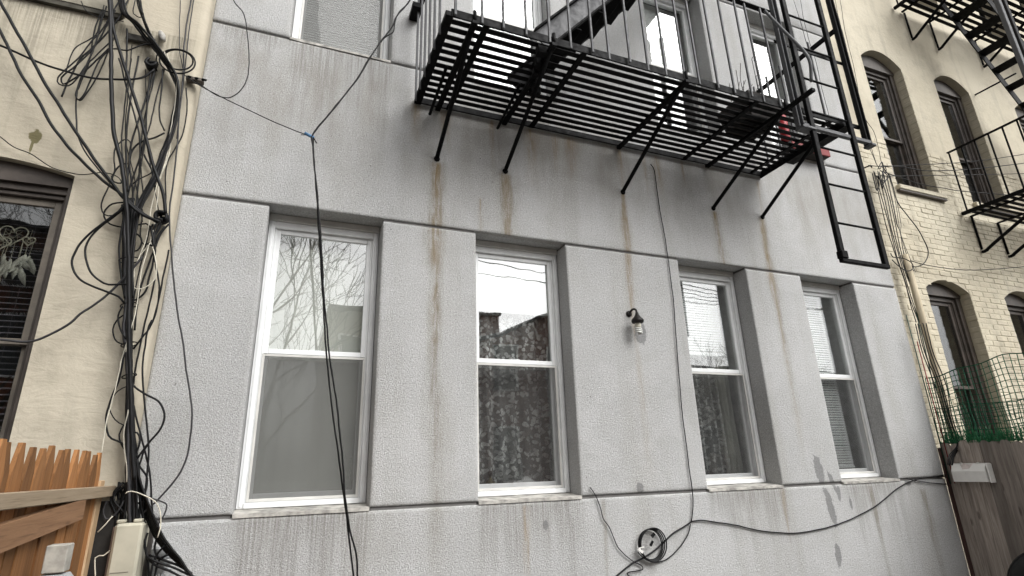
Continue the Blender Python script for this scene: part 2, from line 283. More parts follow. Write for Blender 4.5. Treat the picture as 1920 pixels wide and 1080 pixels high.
# ------------------------------------------------------------------ mesh helpers
class MB:
    def __init__(s): s.v = []; s.f = []
    def add(s, v, f): n = len(s.v); s.v += [tuple(q) for q in v]; s.f += [tuple(n+i for i in q) for q in f]; return s
    def box(s, x0, x1, y0, y1, z0, z1):
        return s.add([(x0,y0,z0),(x1,y0,z0),(x1,y1,z0),(x0,y1,z0),(x0,y0,z1),(x1,y0,z1),(x1,y1,z1),(x0,y1,z1)],
                     [(0,3,2,1),(4,5,6,7),(0,1,5,4),(1,2,6,5),(2,3,7,6),(3,0,4,7)])
    def cbox(s, x0, x1, y0, y1, z0, z1, c=.003):      # chamfered box, 44 triangles
        lo, hi = (x0, y0, z0), (x1, y1, z1); v = []; idx = {}
        for a in (0, 1):
            for b in (0, 1):
                for d in (0, 1):
                    sg = (a, b, d)
                    for ax in range(3):
                        q = []
                        for k in range(3):
                            e = (lo, hi)[sg[k]][k]
                            q.append(e if k == ax else e + (c if sg[k] == 0 else -c))
                        idx[(sg, ax)] = len(v); v.append(q)
        f = []
        for ax in range(3):
            o = [(1, 2), (2, 0), (0, 1)][ax]
            for side in (0, 1):
                cs = []
                for (p, q) in ((0, 0), (1, 0), (1, 1), (0, 1)):
                    sg = [0]*3; sg[ax] = side; sg[o[0]] = p; sg[o[1]] = q; cs.append(idx[(tuple(sg), ax)])
                f.append(cs if side else cs[::-1])
            for p in (0, 1):
                for q in (0, 1):
                    a = [0]*3; a[o[0]] = p; a[o[1]] = q; b = list(a); a[ax] = 0; b[ax] = 1; a, b = tuple(a), tuple(b)
                    qd = [idx[(a, o[0])], idx[(b, o[0])], idx[(b, o[1])], idx[(a, o[1])]]
                    f.append(qd if (p == q) else qd[::-1])
        for a in (0, 1):
            for b in (0, 1):
                for d in (0, 1):
                    t = [idx[((a, b, d), k)] for k in range(3)]
                    f.append(t if (a+b+d) % 2 else t[::-1])
        return s.add(v, f)
    def bar(s, p, q, w, h, up=(0, 0, 1)):               # rectangular bar from p to q
        p, q = Vector(p), Vector(q); d = (q-p).normalized(); u = Vector(up)
        if abs(d.dot(u)) > .98: u = Vector((0, 1, 0))
        a = d.cross(u).normalized(); b = a.cross(d).normalized(); a *= w/2; b *= h/2
        v = [p-a-b, p+a-b, p+a+b, p-a+b, q-a-b, q+a-b, q+a+b, q-a+b]
        return s.add(v, [(0,1,2,3),(7,6,5,4),(0,4,5,1),(1,5,6,2),(2,6,7,3),(3,7,4,0)])
    def tube(s, pts, r, n=7, caps=True):
        P = [Vector(q) for q in pts]; m = len(P); base = len(s.v)
        rs = r if hasattr(r, '__len__') else [r]*m
        t0 = (P[1]-P[0]).normalized(); a = t0.orthogonal().normalized()
        for i in range(m):
            t = (P[min(i+1, m-1)]-P[max(i-1, 0)])
            if t.length < 1e-9: t = t0.copy()
            t.normalize(); a = (a - t*a.dot(t))
            if a.length < 1e-6: a = t.orthogonal()
            a.normalize(); b = t.cross(a)
            for k in range(n):
                g = 2*math.pi*k/n; s.v.append(tuple(P[i] + a*(math.cos(g)*rs[i]) + b*(math.sin(g)*rs[i])))
        for i in range(m-1):
            for k in range(n):
                k2 = (k+1) % n; s.f.append((base+i*n+k, base+i*n+k2, base+(i+1)*n+k2, base+(i+1)*n+k))
        if caps:
            s.f.append(tuple(base+k for k in range(n))[::-1]); s.f.append(tuple(base+(m-1)*n+k for k in range(n)))
        return s
    def lathe(s, prof, n=16, c=(0, 0, 0)):
        b = len(s.v)
        for (r, z) in prof:
            for k in range(n): g = 2*math.pi*k/n; s.v.append((c[0]+r*math.cos(g), c[1]+r*math.sin(g), c[2]+z))
        for i in range(len(prof)-1):
            for k in range(n): k2 = (k+1) % n; s.f.append((b+i*n+k, b+i*n+k2, b+(i+1)*n+k2, b+(i+1)*n+k))
        s.f.append(tuple(b+k for k in range(n))[::-1]); s.f.append(tuple(b+(len(prof)-1)*n+k for k in range(n)))
        return s
    def prism(s, poly, y0, y1):                          # (x,z) polygon extruded in y
        n = len(poly); v = [(x, y0, z) for x, z in poly] + [(x, y1, z) for x, z in poly]
        f = [tuple(range(n)), tuple(range(2*n-1, n-1, -1))] + [(i, i+n, (i+1) % n+n, (i+1) % n) for i in range(n)]
        return s.add(v, f)
    def mesh(s, name, mat, smooth=False, fix=True):
        me = bpy.data.meshes.new(name); me.from_pydata(s.v, [], s.f)
        if fix:
            bm = bmesh.new(); bm.from_mesh(me); bmesh.ops.recalc_face_normals(bm, faces=bm.faces); bm.to_mesh(me); bm.free()
        me.materials.append(M[mat] if isinstance(mat, str) else mat)
        if smooth: me.polygons.foreach_set('use_smooth', [True]*len(me.polygons))
        me.update(); return me
    def build(s, name, mat, parent=None, smooth=False, **kw): return link(name, s.mesh(name, mat, smooth), parent, **kw)
def link(name, me, parent=None, **kw):
    o = bpy.data.objects.new(name, me); COL.objects.link(o)
    if parent is not None:
        o.parent = parent; o.matrix_parent_inverse = parent_inv(parent)
    tag(o, **kw); return o
def world_of(o):
    m = o.matrix_basis.copy()
    if o.parent: m = world_of(o.parent) @ o.matrix_parent_inverse @ m
    return m
def parent_inv(p): return world_of(p).inverted()
def tag(o, label=None, cat=None, group=None, kind=None):
    if label: o['label'] = label
    if cat: o['category'] = cat
    if group: o['group'] = group
    if kind: o['kind'] = kind
    return o
def thing(name, loc, label, cat, group=None):
    o = bpy.data.objects.new(name, None); COL.objects.link(o); o.location = loc; o.empty_display_size = .1
    return tag(o, label, cat, group)
def smooth_path(P, step=.02, closed=False):              # Catmull-Rom
    P = [Vector(q) for q in P]; out = []; n = len(P)
    rngs = range(n if closed else n-1)
    for i in rngs:
        p1, p2 = P[i], P[(i+1) % n]
        p0 = P[(i-1) % n] if (closed or i > 0) else p1 + (p1-p2)
        p3 = P[(i+2) % n] if (closed or i+2 < n) else p2 + (p2-p1)
        k = max(2, int((p2-p1).length/step))
        for j in range(k):
            t = j/k; out.append(.5*((2*p1) + (p2-p0)*t + (2*p0-5*p1+4*p2-p3)*t*t + (3*p1-p0-3*p2+p3)*t**3))
    out.append(P[0].copy() if closed else P[-1].copy()); return out

# ------------------------------------------------------------------ ground
g = MB(); g.add([(-150, -150, 0), (150, -150, 0), (150, 150, 0), (-150, 150, 0)], [(0, 1, 2, 3)])
g.build('ground', 'ground', kind='structure')

# ------------------------------------------------------------------ grey house
XL, XR = -.75, 5.965
WX = [(-.237, .515), (1.213, 1.98), (3.098, 3.875), (4.573, 5.312)]
DEP = .165
house = thing('grey_house', (2.6, 0, 0), 'grey stucco house with four tall white windows and rust-streaked wall', 'house')
def panel(x0, x1, z0, z1, cell=.015):
    """stucco panel: rounded front edges, front face gridded finely enough to carry the stain field"""
    cell = .2 if z0 > 6 else .03 if z0 > 4.6 else cell
    xs = np.concatenate([[x0], np.linspace(x0+.008, x1-.008, max(2, int((x1-x0)/cell))), [x1]]); zs = np.concatenate([[z0], np.linspace(z0+.008, z1-.008, max(2, int((z1-z0)/cell))), [z1]])
    nx, nz = len(xs), len(zs); Xg, Zg = np.meshgrid(xs, zs); Yg = np.zeros_like(Xg)
    for e in (0, -1): Yg[e, :] = .007; Yg[:, e] = .007
    co = np.stack([Xg, Yg, Zg], -1).reshape(-1, 3)
    i, j = np.meshgrid(np.arange(nx-1), np.arange(nz-1)); a = (j*nx+i).ravel(); fs = np.stack([a, a+1, a+nx+1, a+nx], -1)
    n0 = len(co); back = [(x0, DEP+.1, z0), (x1, DEP+.1, z0), (x1, DEP+.1, z1), (x0, DEP+.1, z1)]; co = np.concatenate([co, back])
    c4 = [0, nx-1, nx*nz-1, nx*(nz-1)]
    edge = [list(range(nx)), [k*nx+nx-1 for k in range(nz)], list(range(nx*nz-1, nx*(nz-1)-1, -1)), [k*nx for k in range(nz-1, -1, -1)]]
    me = bpy.data.meshes.new('wall_panel')
    faces = fs.tolist() + [e[::-1] + [n0+k, n0+(k+1) % 4] for k, e in enumerate(edge)] + [[n0+3, n0+2, n0+1, n0]]
    me.from_pydata(co.tolist(), [], faces)
    at = me.color_attributes.new('stain', 'FLOAT_COLOR', 'POINT'); at.data.foreach_set('color', stain_field(co[:, 0], co[:, 2]).astype(np.float32).ravel())
    me.polygons.foreach_set('use_smooth', [True]*(len(fs)) + [False]*5)
    me.materials.append(M['stucco']); me.update(); return link('wall_panel', me, house)
JT = [1.385, 3.32, 4.70, 6.64]; HG = .0105
piers = [(XL, WX[0][0])] + [(WX[k][1], WX[k+1][0]) for k in range(3)] + [(WX[3][1], XR)]
panel(XL, XR, -.05, JT[0]-HG); panel(XL, XR, JT[1]+HG, JT[2]-HG); panel(XL, XR, JT[3]+HG, 9.6)
for (a, b) in piers:
    panel(a, b, JT[0]+HG, JT[1]-HG); panel(a, b, JT[2]+HG, JT[3]-HG)
for z in JT:
    for (a, b) in piers: MB().box(a+.008, b-.008, .016, .20, z-.02, z+.02).build('joint_backing', 'dirtjoint', house)
# shell behind: rooms, floors, side walls, roof
m = MB(); m.box(XL, XL+.2, DEP+.10, 8, 0, 9.6); m.box(XR-.2, XR, DEP+.10, 8, 0, 9.6); m.box(XL, XR, 7.8, 8.0, 0, 9.6); m.box(XL, XR, .27, 8, 9.4, 9.62)
m.build('house_shell', 'room', house)
m = MB(); m.box(XL+.2, XR-.2, DEP+.105, 7.8, 3.75, 4.1); m.box(XL+.2, XR-.2, DEP+.105, 7.8, .1, .5); m.box(XL+.2, XR-.2, DEP+.105, 7.8, 7.0, 7.3)
m.build('floor_slab', 'room', house)
m = MB(); m.box(2.2, 2.3, .4, 7.8, .5, 7.0); m.box(XL+.2, XR-.2, 2.6, 2.7, .5, 7.0)
m.build('partition_wall', 'room', house)

def double_hung(parent, x0, x1, z0, z1, y, zm, frame='white', sash='white', gl='glass', fw=.042, st=.036, screen='screen', name='window', top=.05, depth=.10):
    """outer frame is the part; sashes, panes, screen are its sub-parts"""
    m = MB()
    m.cbox(x0+.002, x0+fw, y, y+depth, z0, z1-.002); m.cbox(x1-fw, x1-.002, y, y+depth, z0, z1-.002)
    m.cbox(x0+fw, x1-fw, y+.002, y+depth, z1-top, z1-.002); m.cbox(x0+fw, x1-fw, y-.012, y+depth, z0, z0+.032)
    m.cbox(x0+fw, x0+fw+.012, y+.018, y+depth-.004, z0+.03, z1-top); m.cbox(x1-fw-.012, x1-fw, y+.018, y+depth-.004, z0+.03, z1-top)
    m.cbox(x0+fw*.35, x0+fw*.7, y-.006, y+.01, z0+.01, z1-.012, .002); m.cbox(x1-fw*.7, x1-fw*.35, y-.006, y+.01, z0+.01, z1-.012, .002)
    w = m.build(name, frame, parent)
    a, b = x0+fw+.004, x1-fw-.004
    def sash_at(zb, zt, yy, bot, tp, nm):
        q = MB(); q.cbox(a, a+st, yy, yy+.03, zb, zt); q.cbox(b-st, b, yy, yy+.03, zb, zt)
        q.cbox(a+st, b-st, yy+.001, yy+.029, zb, zb+bot); q.cbox(a+st, b-st, yy+.001, yy+.029, zt-tp, zt)
        q.build(nm, sash, w)
        p = MB(); p.box(a+st-.004, b-st+.004, yy+.012, yy+.018, zb+bot-.004, zt-tp+.004); p.build('pane', gl, w)
    sash_at(zm-.016, z1-top, y+.026, .034, st, 'upper_sash')
    sash_at(z0+.03, zm+.018, y+.062, .05, .034, 'lower_sash')
    if screen:
        q = MB(); q.cbox(a+.004, a+.020, y+.012, y+.022, z0+.034, zm-.02, .002); q.cbox(b-.020, b-.004, y+.012, y+.022, z0+.034, zm-.02, .002)
        q.cbox(a+.02, b-.02, y+.012, y+.022, z0+.034, z0+.052, .002); q.cbox(a+.02, b-.02, y+.012, y+.022, zm-.036, zm-.02, .002)
        q.build('screen_frame', 'offwhite' if frame == 'white' else frame, w)
        q = MB(); q.add([(a+.018, y+.017, z0+.05), (b-.018, y+.017, z0+.05), (b-.018, y+.017, zm-.034), (a+.018, y+.017, zm-.034)], [(0, 1, 2, 3)]); q.build('insect_screen', screen, w)
    q = MB(); xc = (a+b)/2; q.cbox(xc-.035, xc+.035, y+.045, y+.062, zm+.018, zm+.028, .003); q.build('sash_lock', frame, w)
    return w
for k, (a, b) in enumerate(WX):
    for (zb, zt, zm) in ((JT[0], JT[1]+HG, 2.367), (JT[2], JT[3]+HG, 5.64)):
        # worn sloping sill
        m = MB(); n = 14; xs = [a+.001+(b-a-.002)*i/n for i in range(n+1)]
        for i, x in enumerate(xs):
            e = rng.uniform(-.003, .003)
            m.v += [(x, -.006+e, zb-HG+.001), (x, -.006+e, zb+.010+e), (x, DEP+.09, zb+.036), (x, DEP+.09, zb-HG+.001)]
        for i in range(n):
            p, q = 4*i, 4*i+4
            m.f += [(p, q, q+1, p+1), (p+1, q+1, q+2, p+2), (p+2, q+2, q+3, p+3), (p, p+3, q+3, q)]
        m.f += [(0, 1, 2, 3), (4*n+3, 4*n+2, 4*n+1, 4*n)]
        m.build('window_sill', 'sill', house)
        m = MB(); m.cbox(a+.001, b-.001, DEP-.012, DEP+.09, zt-.05, zt-.002); m.build('head_trim', 'offwhite', house)
        double_hung(house, a+.001, b-.001, zb+.030, zt-.048, DEP, zm, screen='solar' if k == 0 else 'screen')
    # plaster returns inside
    for (zb, zt) in ((JT[0], JT[1]), (JT[2], JT[3])):
        m = MB(); m.box(a-.02, a+.002, DEP+.101, .45, zb, zt); m.box(b-.002, b+.02, DEP+.101, .45, zb, zt); m.build('inner_reveal', 'cloth', house)

# ------------------------------------------------------------------ shades, blinds and curtains behind the glass
def shade(x0, x1, zb, zt, label, mat='shade', y=DEP+.125):
    t = thing('roller_shade', ((x0+x1)/2, y, zb), label, 'roller shade', 'shades in the grey house windows')
    m = MB(); n = 24
    for i in range(n+1):
        x = x0+(x1-x0)*i/n; yy = y+.006*math.sin(i*.7)+.004*math.sin(i*1.9)
        m.v += [(x, yy, zb), (x, yy+.004*math.sin(i*.5), zt)]
    m.f = [(2*i, 2*i+2, 2*i+3, 2*i+1) for i in range(n)]
    m.build('fabric', mat, t, True)
    m = MB(); m.cbox(x0, x1, y-.008, y+.008, zb-.02, zb); m.build('hem_bar', mat, t)
    m = MB(); m.tube([(x0, y+.02, zt+.01), (x1, y+.02, zt+.01)], .022, 10); m.build('roller', mat, t, True)
def blind(x0, x1, zb, zt, label, mat='slat', y=DEP+.13, pitch=.024, tilt=50, single=False):
    t = thing('slatted_blind', ((x0+x1)/2, y, zb), label, 'blind', 'slatted blinds behind the windows')
    c, s_ = math.cos(R(tilt))*.0125, math.sin(R(tilt))*.0125
    n = int((zt-.03-zb-.02)/pitch)
    def slat(m, z): m.add([(x0, y-c, z-s_), (x1, y-c, z-s_), (x1, y+c, z+s_), (x0, y+c, z+s_), (x0, y-c*.1, z+s_*.25), (x1, y-c*.1, z+s_*.25)], [(0, 1, 5, 4), (4, 5, 2, 3)])
    if single:
        m = MB(); slat(m, 0); me = m.mesh('slat', mat, True)
        for i in range(n):
            o = link('slat', me, t); o.location = Vector((0, 0, zb+.03+i*pitch))
    else:
        m = MB()
        for i in range(n): slat(m, zb+.03+i*pitch+rng.uniform(-.001, .001))
        m.build('slats', mat, t, True, kind='stuff')
    m = MB(); m.cbox(x0, x1, y-.014, y+.014, zt-.03, zt); m.build('head_rail', mat, t)
    m = MB(); m.cbox(x0, x1, y-.012, y+.012, zb, zb+.018); m.build('bottom_rail', mat, t)
    for fx in (.2, .8):
        xx = x0+(x1-x0)*fx; m = MB(); m.tube([(xx, y-.014, zb+.01), (xx, y-.014, zt-.02)], .0012, 4); m.build('ladder_cord', mat, t)
def curtain(x0, x1, zb, zt, label, mat='lace', y=DEP+.15, folds=7, amp=.022):
    m = MB(); n = 90; rows = 16
    for j in range(rows+1):
        z = zb+(zt-zb)*j/rows; fl = 1-j/rows*.5
        for i in range(n+1):
            u = i/n; x = x0+(x1-x0)*u
            m.v.append((x+.006*math.sin(9*u+j*.3), y+amp*fl*math.sin(u*folds*6.28+.5*math.sin(j*.25))+.012*math.sin(u*23), z+(.02*math.sin(u*14) if j == 0 else 0)))
    m.f = [(j*(n+1)+i, j*(n+1)+i+1, (j+1)*(n+1)+i+1, (j+1)*(n+1)+i) for j in range(rows) for i in range(n)]
    t = thing('lace_curtain' if mat == 'lace' else 'curtain', ((x0+x1)/2, y, zb), label, 'curtain', 'curtains in the grey house windows')
    m.build('cloth', mat, t, True)
    m = MB(); m.tube([(x0-.03, y, zt+.01), (x1+.03, y, zt+.01)], .008, 8); m.build('curtain_rod', 'offwhite', t, True)
a, b = WX[0]; shade(a+.05, b-.05, 1.47, 3.24, 'pale grey shade pulled fully down behind the leftmost ground floor window')
a, b = WX[1]; shade(a+.05, b-.05, 2.80, 3.24, 'white shade lowered a little over the lace in the second ground floor window', 'shadew')
curtain(a+.03, b-.03, 1.46, 3.22, 'flowered white lace curtain filling the second ground floor window', y=DEP+.19)
a, b = WX[2]; blind(a+.05, b-.14, 2.52, 3.23, 'white slatted blind raised to half height in the third ground floor window', y=DEP+.125, tilt=62)
curtain(a+.03, b-.20, 1.50, 3.22, 'flowered lace curtain hanging to one side in the third ground floor window', y=DEP+.20)
curtain(b-.20, b-.04, 1.46, 3.22, 'plain grey curtain gathered at the side of the third ground floor window', 'shade', y=DEP+.22, folds=3)
a, b = WX[3]; blind(a+.04, b-.17, 1.50, 3.23, 'white slatted blind fully lowered in the ground floor window nearest the plank fence', tilt=58)
a, b = WX[0]; blind(a+.05, b-.05, 4.80, 6.55, 'white slatted blind lowered in the upper window above the leftmost ground floor window', tilt=60)
a, b = WX[1]; blind(a+.05, b-.05, 5.55, 6.55, 'white slatted blind half raised in the upper window behind the fire escape stair', tilt=66)
a, b = WX[2]; shade(a+.05, b-.12, 5.50, 6.55, 'white shade half lowered in the third upper window behind the fire escape', 'shadew')
a, b = WX[3]; curtain(a+.04, b-.3, 4.85, 6.5, 'pale curtain hanging in the upper window beside the drop ladder', 'shade', y=DEP+.18)
# ornaments on the inner ledge of the lace window
a, b = WX[1]; m = MB(); m.box(a-.02, b+.02, DEP+.10, .42, 1.40, 1.45); m.build('inner_sill', 'offwhite', house)
t = thing('bell_ornament', (a+.19, DEP+.135, 1.45), 'small dark brass bell standing inside the lace curtained window', 'ornament')
m = MB(); m.lathe([(.055, 0), (.055, .012), (.042, .03), (.034, .06), (.012, .075), (.010, .10)], 14, (a+.19, DEP+.135, 1.45)); m.build('bell_body', plain('old brass', (.06, .05, .02), .4, .5), t, True)
m = MB(); m.lathe([(.016, .10), (.02, .115), (.012, .13)], 10, (a+.19, DEP+.135, 1.45)); m.build('knob', 'bronze', t, True)
t = thing('crumpled_cloth', (a+.46, DEP+.135, 1.45), 'crumpled white cloth lying inside the lace curtained window', 'cloth')
m = MB(); n = 12
for j in range(n+1):
    for i in range(n+1):
        u, v = i/n-.5, j/n-.5; hh = .10*max(0, 1-4*(u*u+v*v))*(.6+.6*mnoise.noise((u*6, v*6, 3)))
        m.v.append((a+.46+u*.3+.02*mnoise.noise((u*5, v*5, 0)), DEP+.14+v*.06, 1.452+max(0, hh)))
m.f = [(j*(n+1)+i, j*(n+1)+i+1, (j+1)*(n+1)+i+1, (j+1)*(n+1)+i) for j in range(n) for i in range(n)]
m.build('fold', 'cloth', t, True)

# ------------------------------------------------------------------ walls with arched openings (neighbours)
def arched_wall(name, mat, parent, X0, X1, Z0, Z1, yf, th, cols, seg=14):
    """cols: [(xa, xb, [(sill, spring, crown), ...])] -> wall sheet with returns"""
    m = MB()
    def quad(xa, xb, za, zb): m.add([(xa, yf, za), (xb, yf, za), (xb, yf, zb), (xa, yf, zb)], [(0, 1, 2, 3)])
    x = X0
    for xa, xb, ops in sorted(cols):
        quad(x, xa, Z0, Z1); x = xb
        arch = lambda sp_, cr: [(xa+(xb-xa)*i/seg, sp_+(cr-sp_)*(1-(2*i/seg-1)**2)) for i in range(seg+1)]
        z = [(xa, Z0), (xb, Z0)]
        low = [(xa+(xb-xa)*i/seg, Z0) for i in range(seg+1)]
        for (si, sp_, cr) in sorted(ops):
            up = [(p[0], si) for p in low]
            for i in range(seg): m.add([(low[i][0], yf, low[i][1]), (low[i+1][0], yf, low[i+1][1]), (up[i+1][0], yf, si), (up[i][0], yf, si)], [(0, 1, 2, 3)])
            ar = arch(sp_, cr)
            ring = [(xa, si)] + ar + [(xb, si)]
            for i in range(len(ring)):
                p, q = ring[i], ring[(i+1) % len(ring)]
                m.add([(p[0], yf, p[1]), (q[0], yf, q[1]), (q[0], yf+th, q[1]), (p[0], yf+th, p[1])], [(0, 1, 2, 3)])
            low = ar
        for i in range(seg): m.add([(low[i][0], yf, low[i][1]), (low[i+1][0], yf, low[i+1][1]), (low[i+1][0], yf, Z1), (low[i][0], yf, Z1)], [(0, 1, 2, 3)])
    quad(x, X1, Z0, Z1)
    me = m.mesh(name, mat, fix=False); bm = bmesh.new(); bm.from_mesh(me); bmesh.ops.remove_doubles(bm, verts=bm.verts, dist=1e-5); bm.to_mesh(me); bm.free()
    return link(name, me, parent)

def arch_filler(xa, xb, sp_, cr, zb, y0, y1, seg=14):
    top = [(xa+(xb-xa)*i/seg, sp_+(cr-sp_)*(1-(2*i/seg-1)**2)-.003) for i in range(seg+1)]
    return MB().prism([(xa, zb)] + top + [(xb, zb)], y0, y1)

# ------------------------------------------------------------------ cream house on the left
CY = -.12
ch = thing('cream_house', (-3, 0, 0), 'cream rendered house with a brown window behind the cable tangle', 'house')
arched_wall('wall', 'cream', ch, -7.0, XL-.05, -.05, 9.6, CY, .24, [(-2.19, -1.268, [(1.50, 3.28, 3.345)]), (-4.2, -3.28, [(1.50, 3.28, 3.345)])])
m = MB()     # rounded corner return
arc = [(XL-.05+.05*math.sin(q), CY+.05-.05*math.cos(q)) for q in [R(15*k) for k in range(7)]] + [(XL, .3)]
for (x, y) in arc: m.v += [(x, y, -.05), (x, y, 9.6)]
m.f = [(2*i, 2*i+2, 2*i+3, 2*i+1) for i in range(len(arc)-1)]
m.build('corner', 'cream', ch, True)
m = MB(); m.box(-7, XL-.001, 3, 3.2, 0, 9.6); m.box(-7, -6.8, CY+.24, 3, 0, 9.6); m.box(-7, XL-.001, CY+.25, 3, 9.4, 9.6); m.box(XL-.25, XL-.002, .30, 3, 0, 9.6); m.build('house_shell', 'room', ch)
# string course with a dripping edge
m = MB(); m.prism([(-7, 4.415), (XL-.50, 4.415), (XL-.47, 4.435), (XL-.47, 4.447), (-7, 4.447)], CY-.03, CY+.01); m.build('string_course', plain('black grime', (.05, .046, .036), .95, 0, .5, 16, .4), ch)
m = MB(); m.box(-7, XL-.46, CY-.035, CY+.01, 4.449, 4.70); m.build('ledge', plain('damp stained render', (.30, .275, .215), .9, 0, .35, 5, .4), ch)
for (xa, xb) in ((-2.19, -1.268), (-4.2, -3.28)):
    arch_filler(xa, xb, 3.28, 3.345, 3.225, CY+.05, CY+.14).build('window_head', 'brown', ch)
    m = MB(); m.cbox(xa, xb, CY-.03, CY+.2, 1.44, 1.50); m.build('window_sill', 'brown', ch)
    m = MB(); m.cbox(xa, xa+.036, CY+.05, CY+.2, 1.50, 3.225); m.cbox(xb-.036, xb, CY+.05, CY+.2, 1.50, 3.225); m.cbox(xa+.036, xb-.036, CY+.075, CY+.2, 3.185, 3.225); m.build('brick_mould', 'brown', ch)
    double_hung(ch, xa+.037, xb-.037, 1.505, 3.184, CY+.09, 2.32, 'brown', 'brownsash', 'glass2', .018, .042, False, top=.025)
blind(-2.12, -1.32, 1.55, 3.12, 'mauve slatted blind behind the brown window of the cream house', 'slatd', y=CY+.26, pitch=.034, tilt=28, single=True)

# heart shaped dream catchers with feathers
def heart(cx, cz, s, y): return [(cx+s*.055*16*math.sin(q)**3, y, cz+s*.055*(13*math.cos(q)-5*math.cos(2*q)-2*math.cos(3*q)-math.cos(4*q))) for q in [2*math.pi*k/28 for k in range(28)]]
def feather(m, top, ln, w, ang, y):
    n = 7; ca, sa = math.cos(ang), math.sin(ang)
    L_, R_ = [], []
    for i in range(n+1):
        u = i/n; ww = w*math.sin(math.pi*min(1, u*.92+.05))**.7*(1+.25*rng.uniform(-1, 1)); d = -ln*u
        c = (top[0]+d*sa*-1, top[1]+d*ca); L_.append((c[0]-ww*ca, y+.01*u, c[1]-ww*sa)); R_.append((c[0]+ww*ca, y-.012*u, c[1]+ww*sa))
    b = len(m.v); mid = [((p[0]+q[0])/2, y-.006, (p[2]+q[2])/2) for p, q in zip(L_, R_)]
    m.v += L_+mid+R_; k = n+1
    m.f += [(b+i, b+i+1, b+k+i+1, b+k+i) for i in range(n)] + [(b+k+i, b+k+i+1, b+2*k+i+1, b+2*k+i) for i in range(n)]
yd = CY+.215
for (pxy, s_, fs, lab) in (((54, 452), .034, 3, 'small heart shaped hoop with feathers hanging in the brown window'), ((25, 440), .075, 4, 'large wrapped heart hoop with feathers hanging in the brown window'),
                           ((2, 455), .05, 3, 'feathered hoop cut off by the photo edge in the brown window')):
    c = onY(*pxy, yd); t = thing('dream_catcher', (c[0], yd, c[2]), lab, 'dream catcher', 'dream catchers in the brown window')
    m = MB(); m.tube(smooth_path(heart(c[0], c[2], s_, yd), .008, True), .004, 6); m.build('hoop', 'hoop', t, True)
    m = MB()
    for k in range(7):
        q1, q2 = R(51*k), R(51*k+140); m.tube([(c[0]+s_*.6*math.cos(q1), yd, c[2]+s_*.55*math.sin(q1)), (c[0]+s_*.6*math.cos(q2), yd, c[2]+s_*.55*math.sin(q2))], .0009, 4)
    m.tube([(c[0], yd, c[2]+s_*.3), (c[0]+.005, yd, 3.0)], .001, 4); m.build('web', 'hoop', t)
    for k in range(fs):
        x = c[0]+s_*(-.7+1.4*k/(fs-1)); zt = c[2]-s_*(.35+.5*(1-abs(-1+2*k/(fs-1)))) - .01
        dl = rng.uniform(.03, .11)*(1+s_*6)
        m = MB(); m.tube([(x, yd, zt+.02), (x+rng.uniform(-.01, .01), yd-.003, zt-dl)], .0013, 4); f = m.build('string', 'hoop', t)
        m = MB(); feather(m, (x, zt-dl), rng.uniform(.10, .15), rng.uniform(.014, .022), rng.uniform(-.5, .5), yd-.006); m.build('feather', 'feather', t, True)
        m = MB(); feather(m, (x+.008, zt-dl*.9), rng.uniform(.07, .10), .014, rng.uniform(-.9, .9), yd-.014); m.build('feather', 'feather', t, True)

# ------------------------------------------------------------------ cream painted brick house on the right
RY = .055
bh = thing('brick_house', (8, RY, 0), 'cream painted brick house with arched brown windows beyond the plank fence', 'house')
CO = [(6.585, 7.37), (8.06, 8.85), (9.98, 10.8), (11.5, 12.3)]
ops = [(1.45, 3.40, 3.525), (4.69, 6.62, 6.80), (8.0, 9.9, 10.05)]
arched_wall('wall', 'parge', bh, XR+.003, 14, -.05, 12, RY, .24, [(a, b, ops) for a, b in CO])
m = MB(); m.box(XR+.003, 14, 4, 4.2, 0, 12); m.box(13.8, 14, RY+.25, 4, 0, 12); m.box(XR+.003, 14, RY+.25, 4, 11.8, 12); m.box(XR+.003, XR+.2, RY+.25, 4, 0, 12); m.box(XR+.2, 13.8, RY+.25, 4, 4.0, 4.3); m.box(XR+.2, 13.8, RY+.25, 4, 7.3, 7.6); m.build('house_shell', 'room', bh)
for (a, b) in CO[:3]:
    for (si, sp_, cr) in ops[:2]:
        arch_filler(a, b, sp_, cr, sp_-.035, RY+.10, RY+.2).build('window_head', plain('faded brown head', (.10, .088, .078), .6) if si > 3 else 'brown', bh)
        m = MB(); m.cbox(a, a+.075, RY+.11, RY+.22, si+.03, sp_-.035); m.cbox(b-.075, b, RY+.11, RY+.22, si+.03, sp_-.035); m.build('brick_mould', 'brown', bh)
        double_hung(bh, a+.075, b-.075, si+.03, sp_-.036, RY+.14, (si+sp_)/2-.12, 'brown', 'brown', 'glass2', .035, .045, False)
    m = MB(); m.cbox(a-.04, b+.06, RY-.055, RY+.15, 4.63, 4.69, .006); m.build('window_sill', 'brick', bh)
    m = MB(); m.cbox(a-.04, b+.06, RY-.045, RY+.02, 4.605, 4.628); m.build('sill_drip', 'brown', bh)
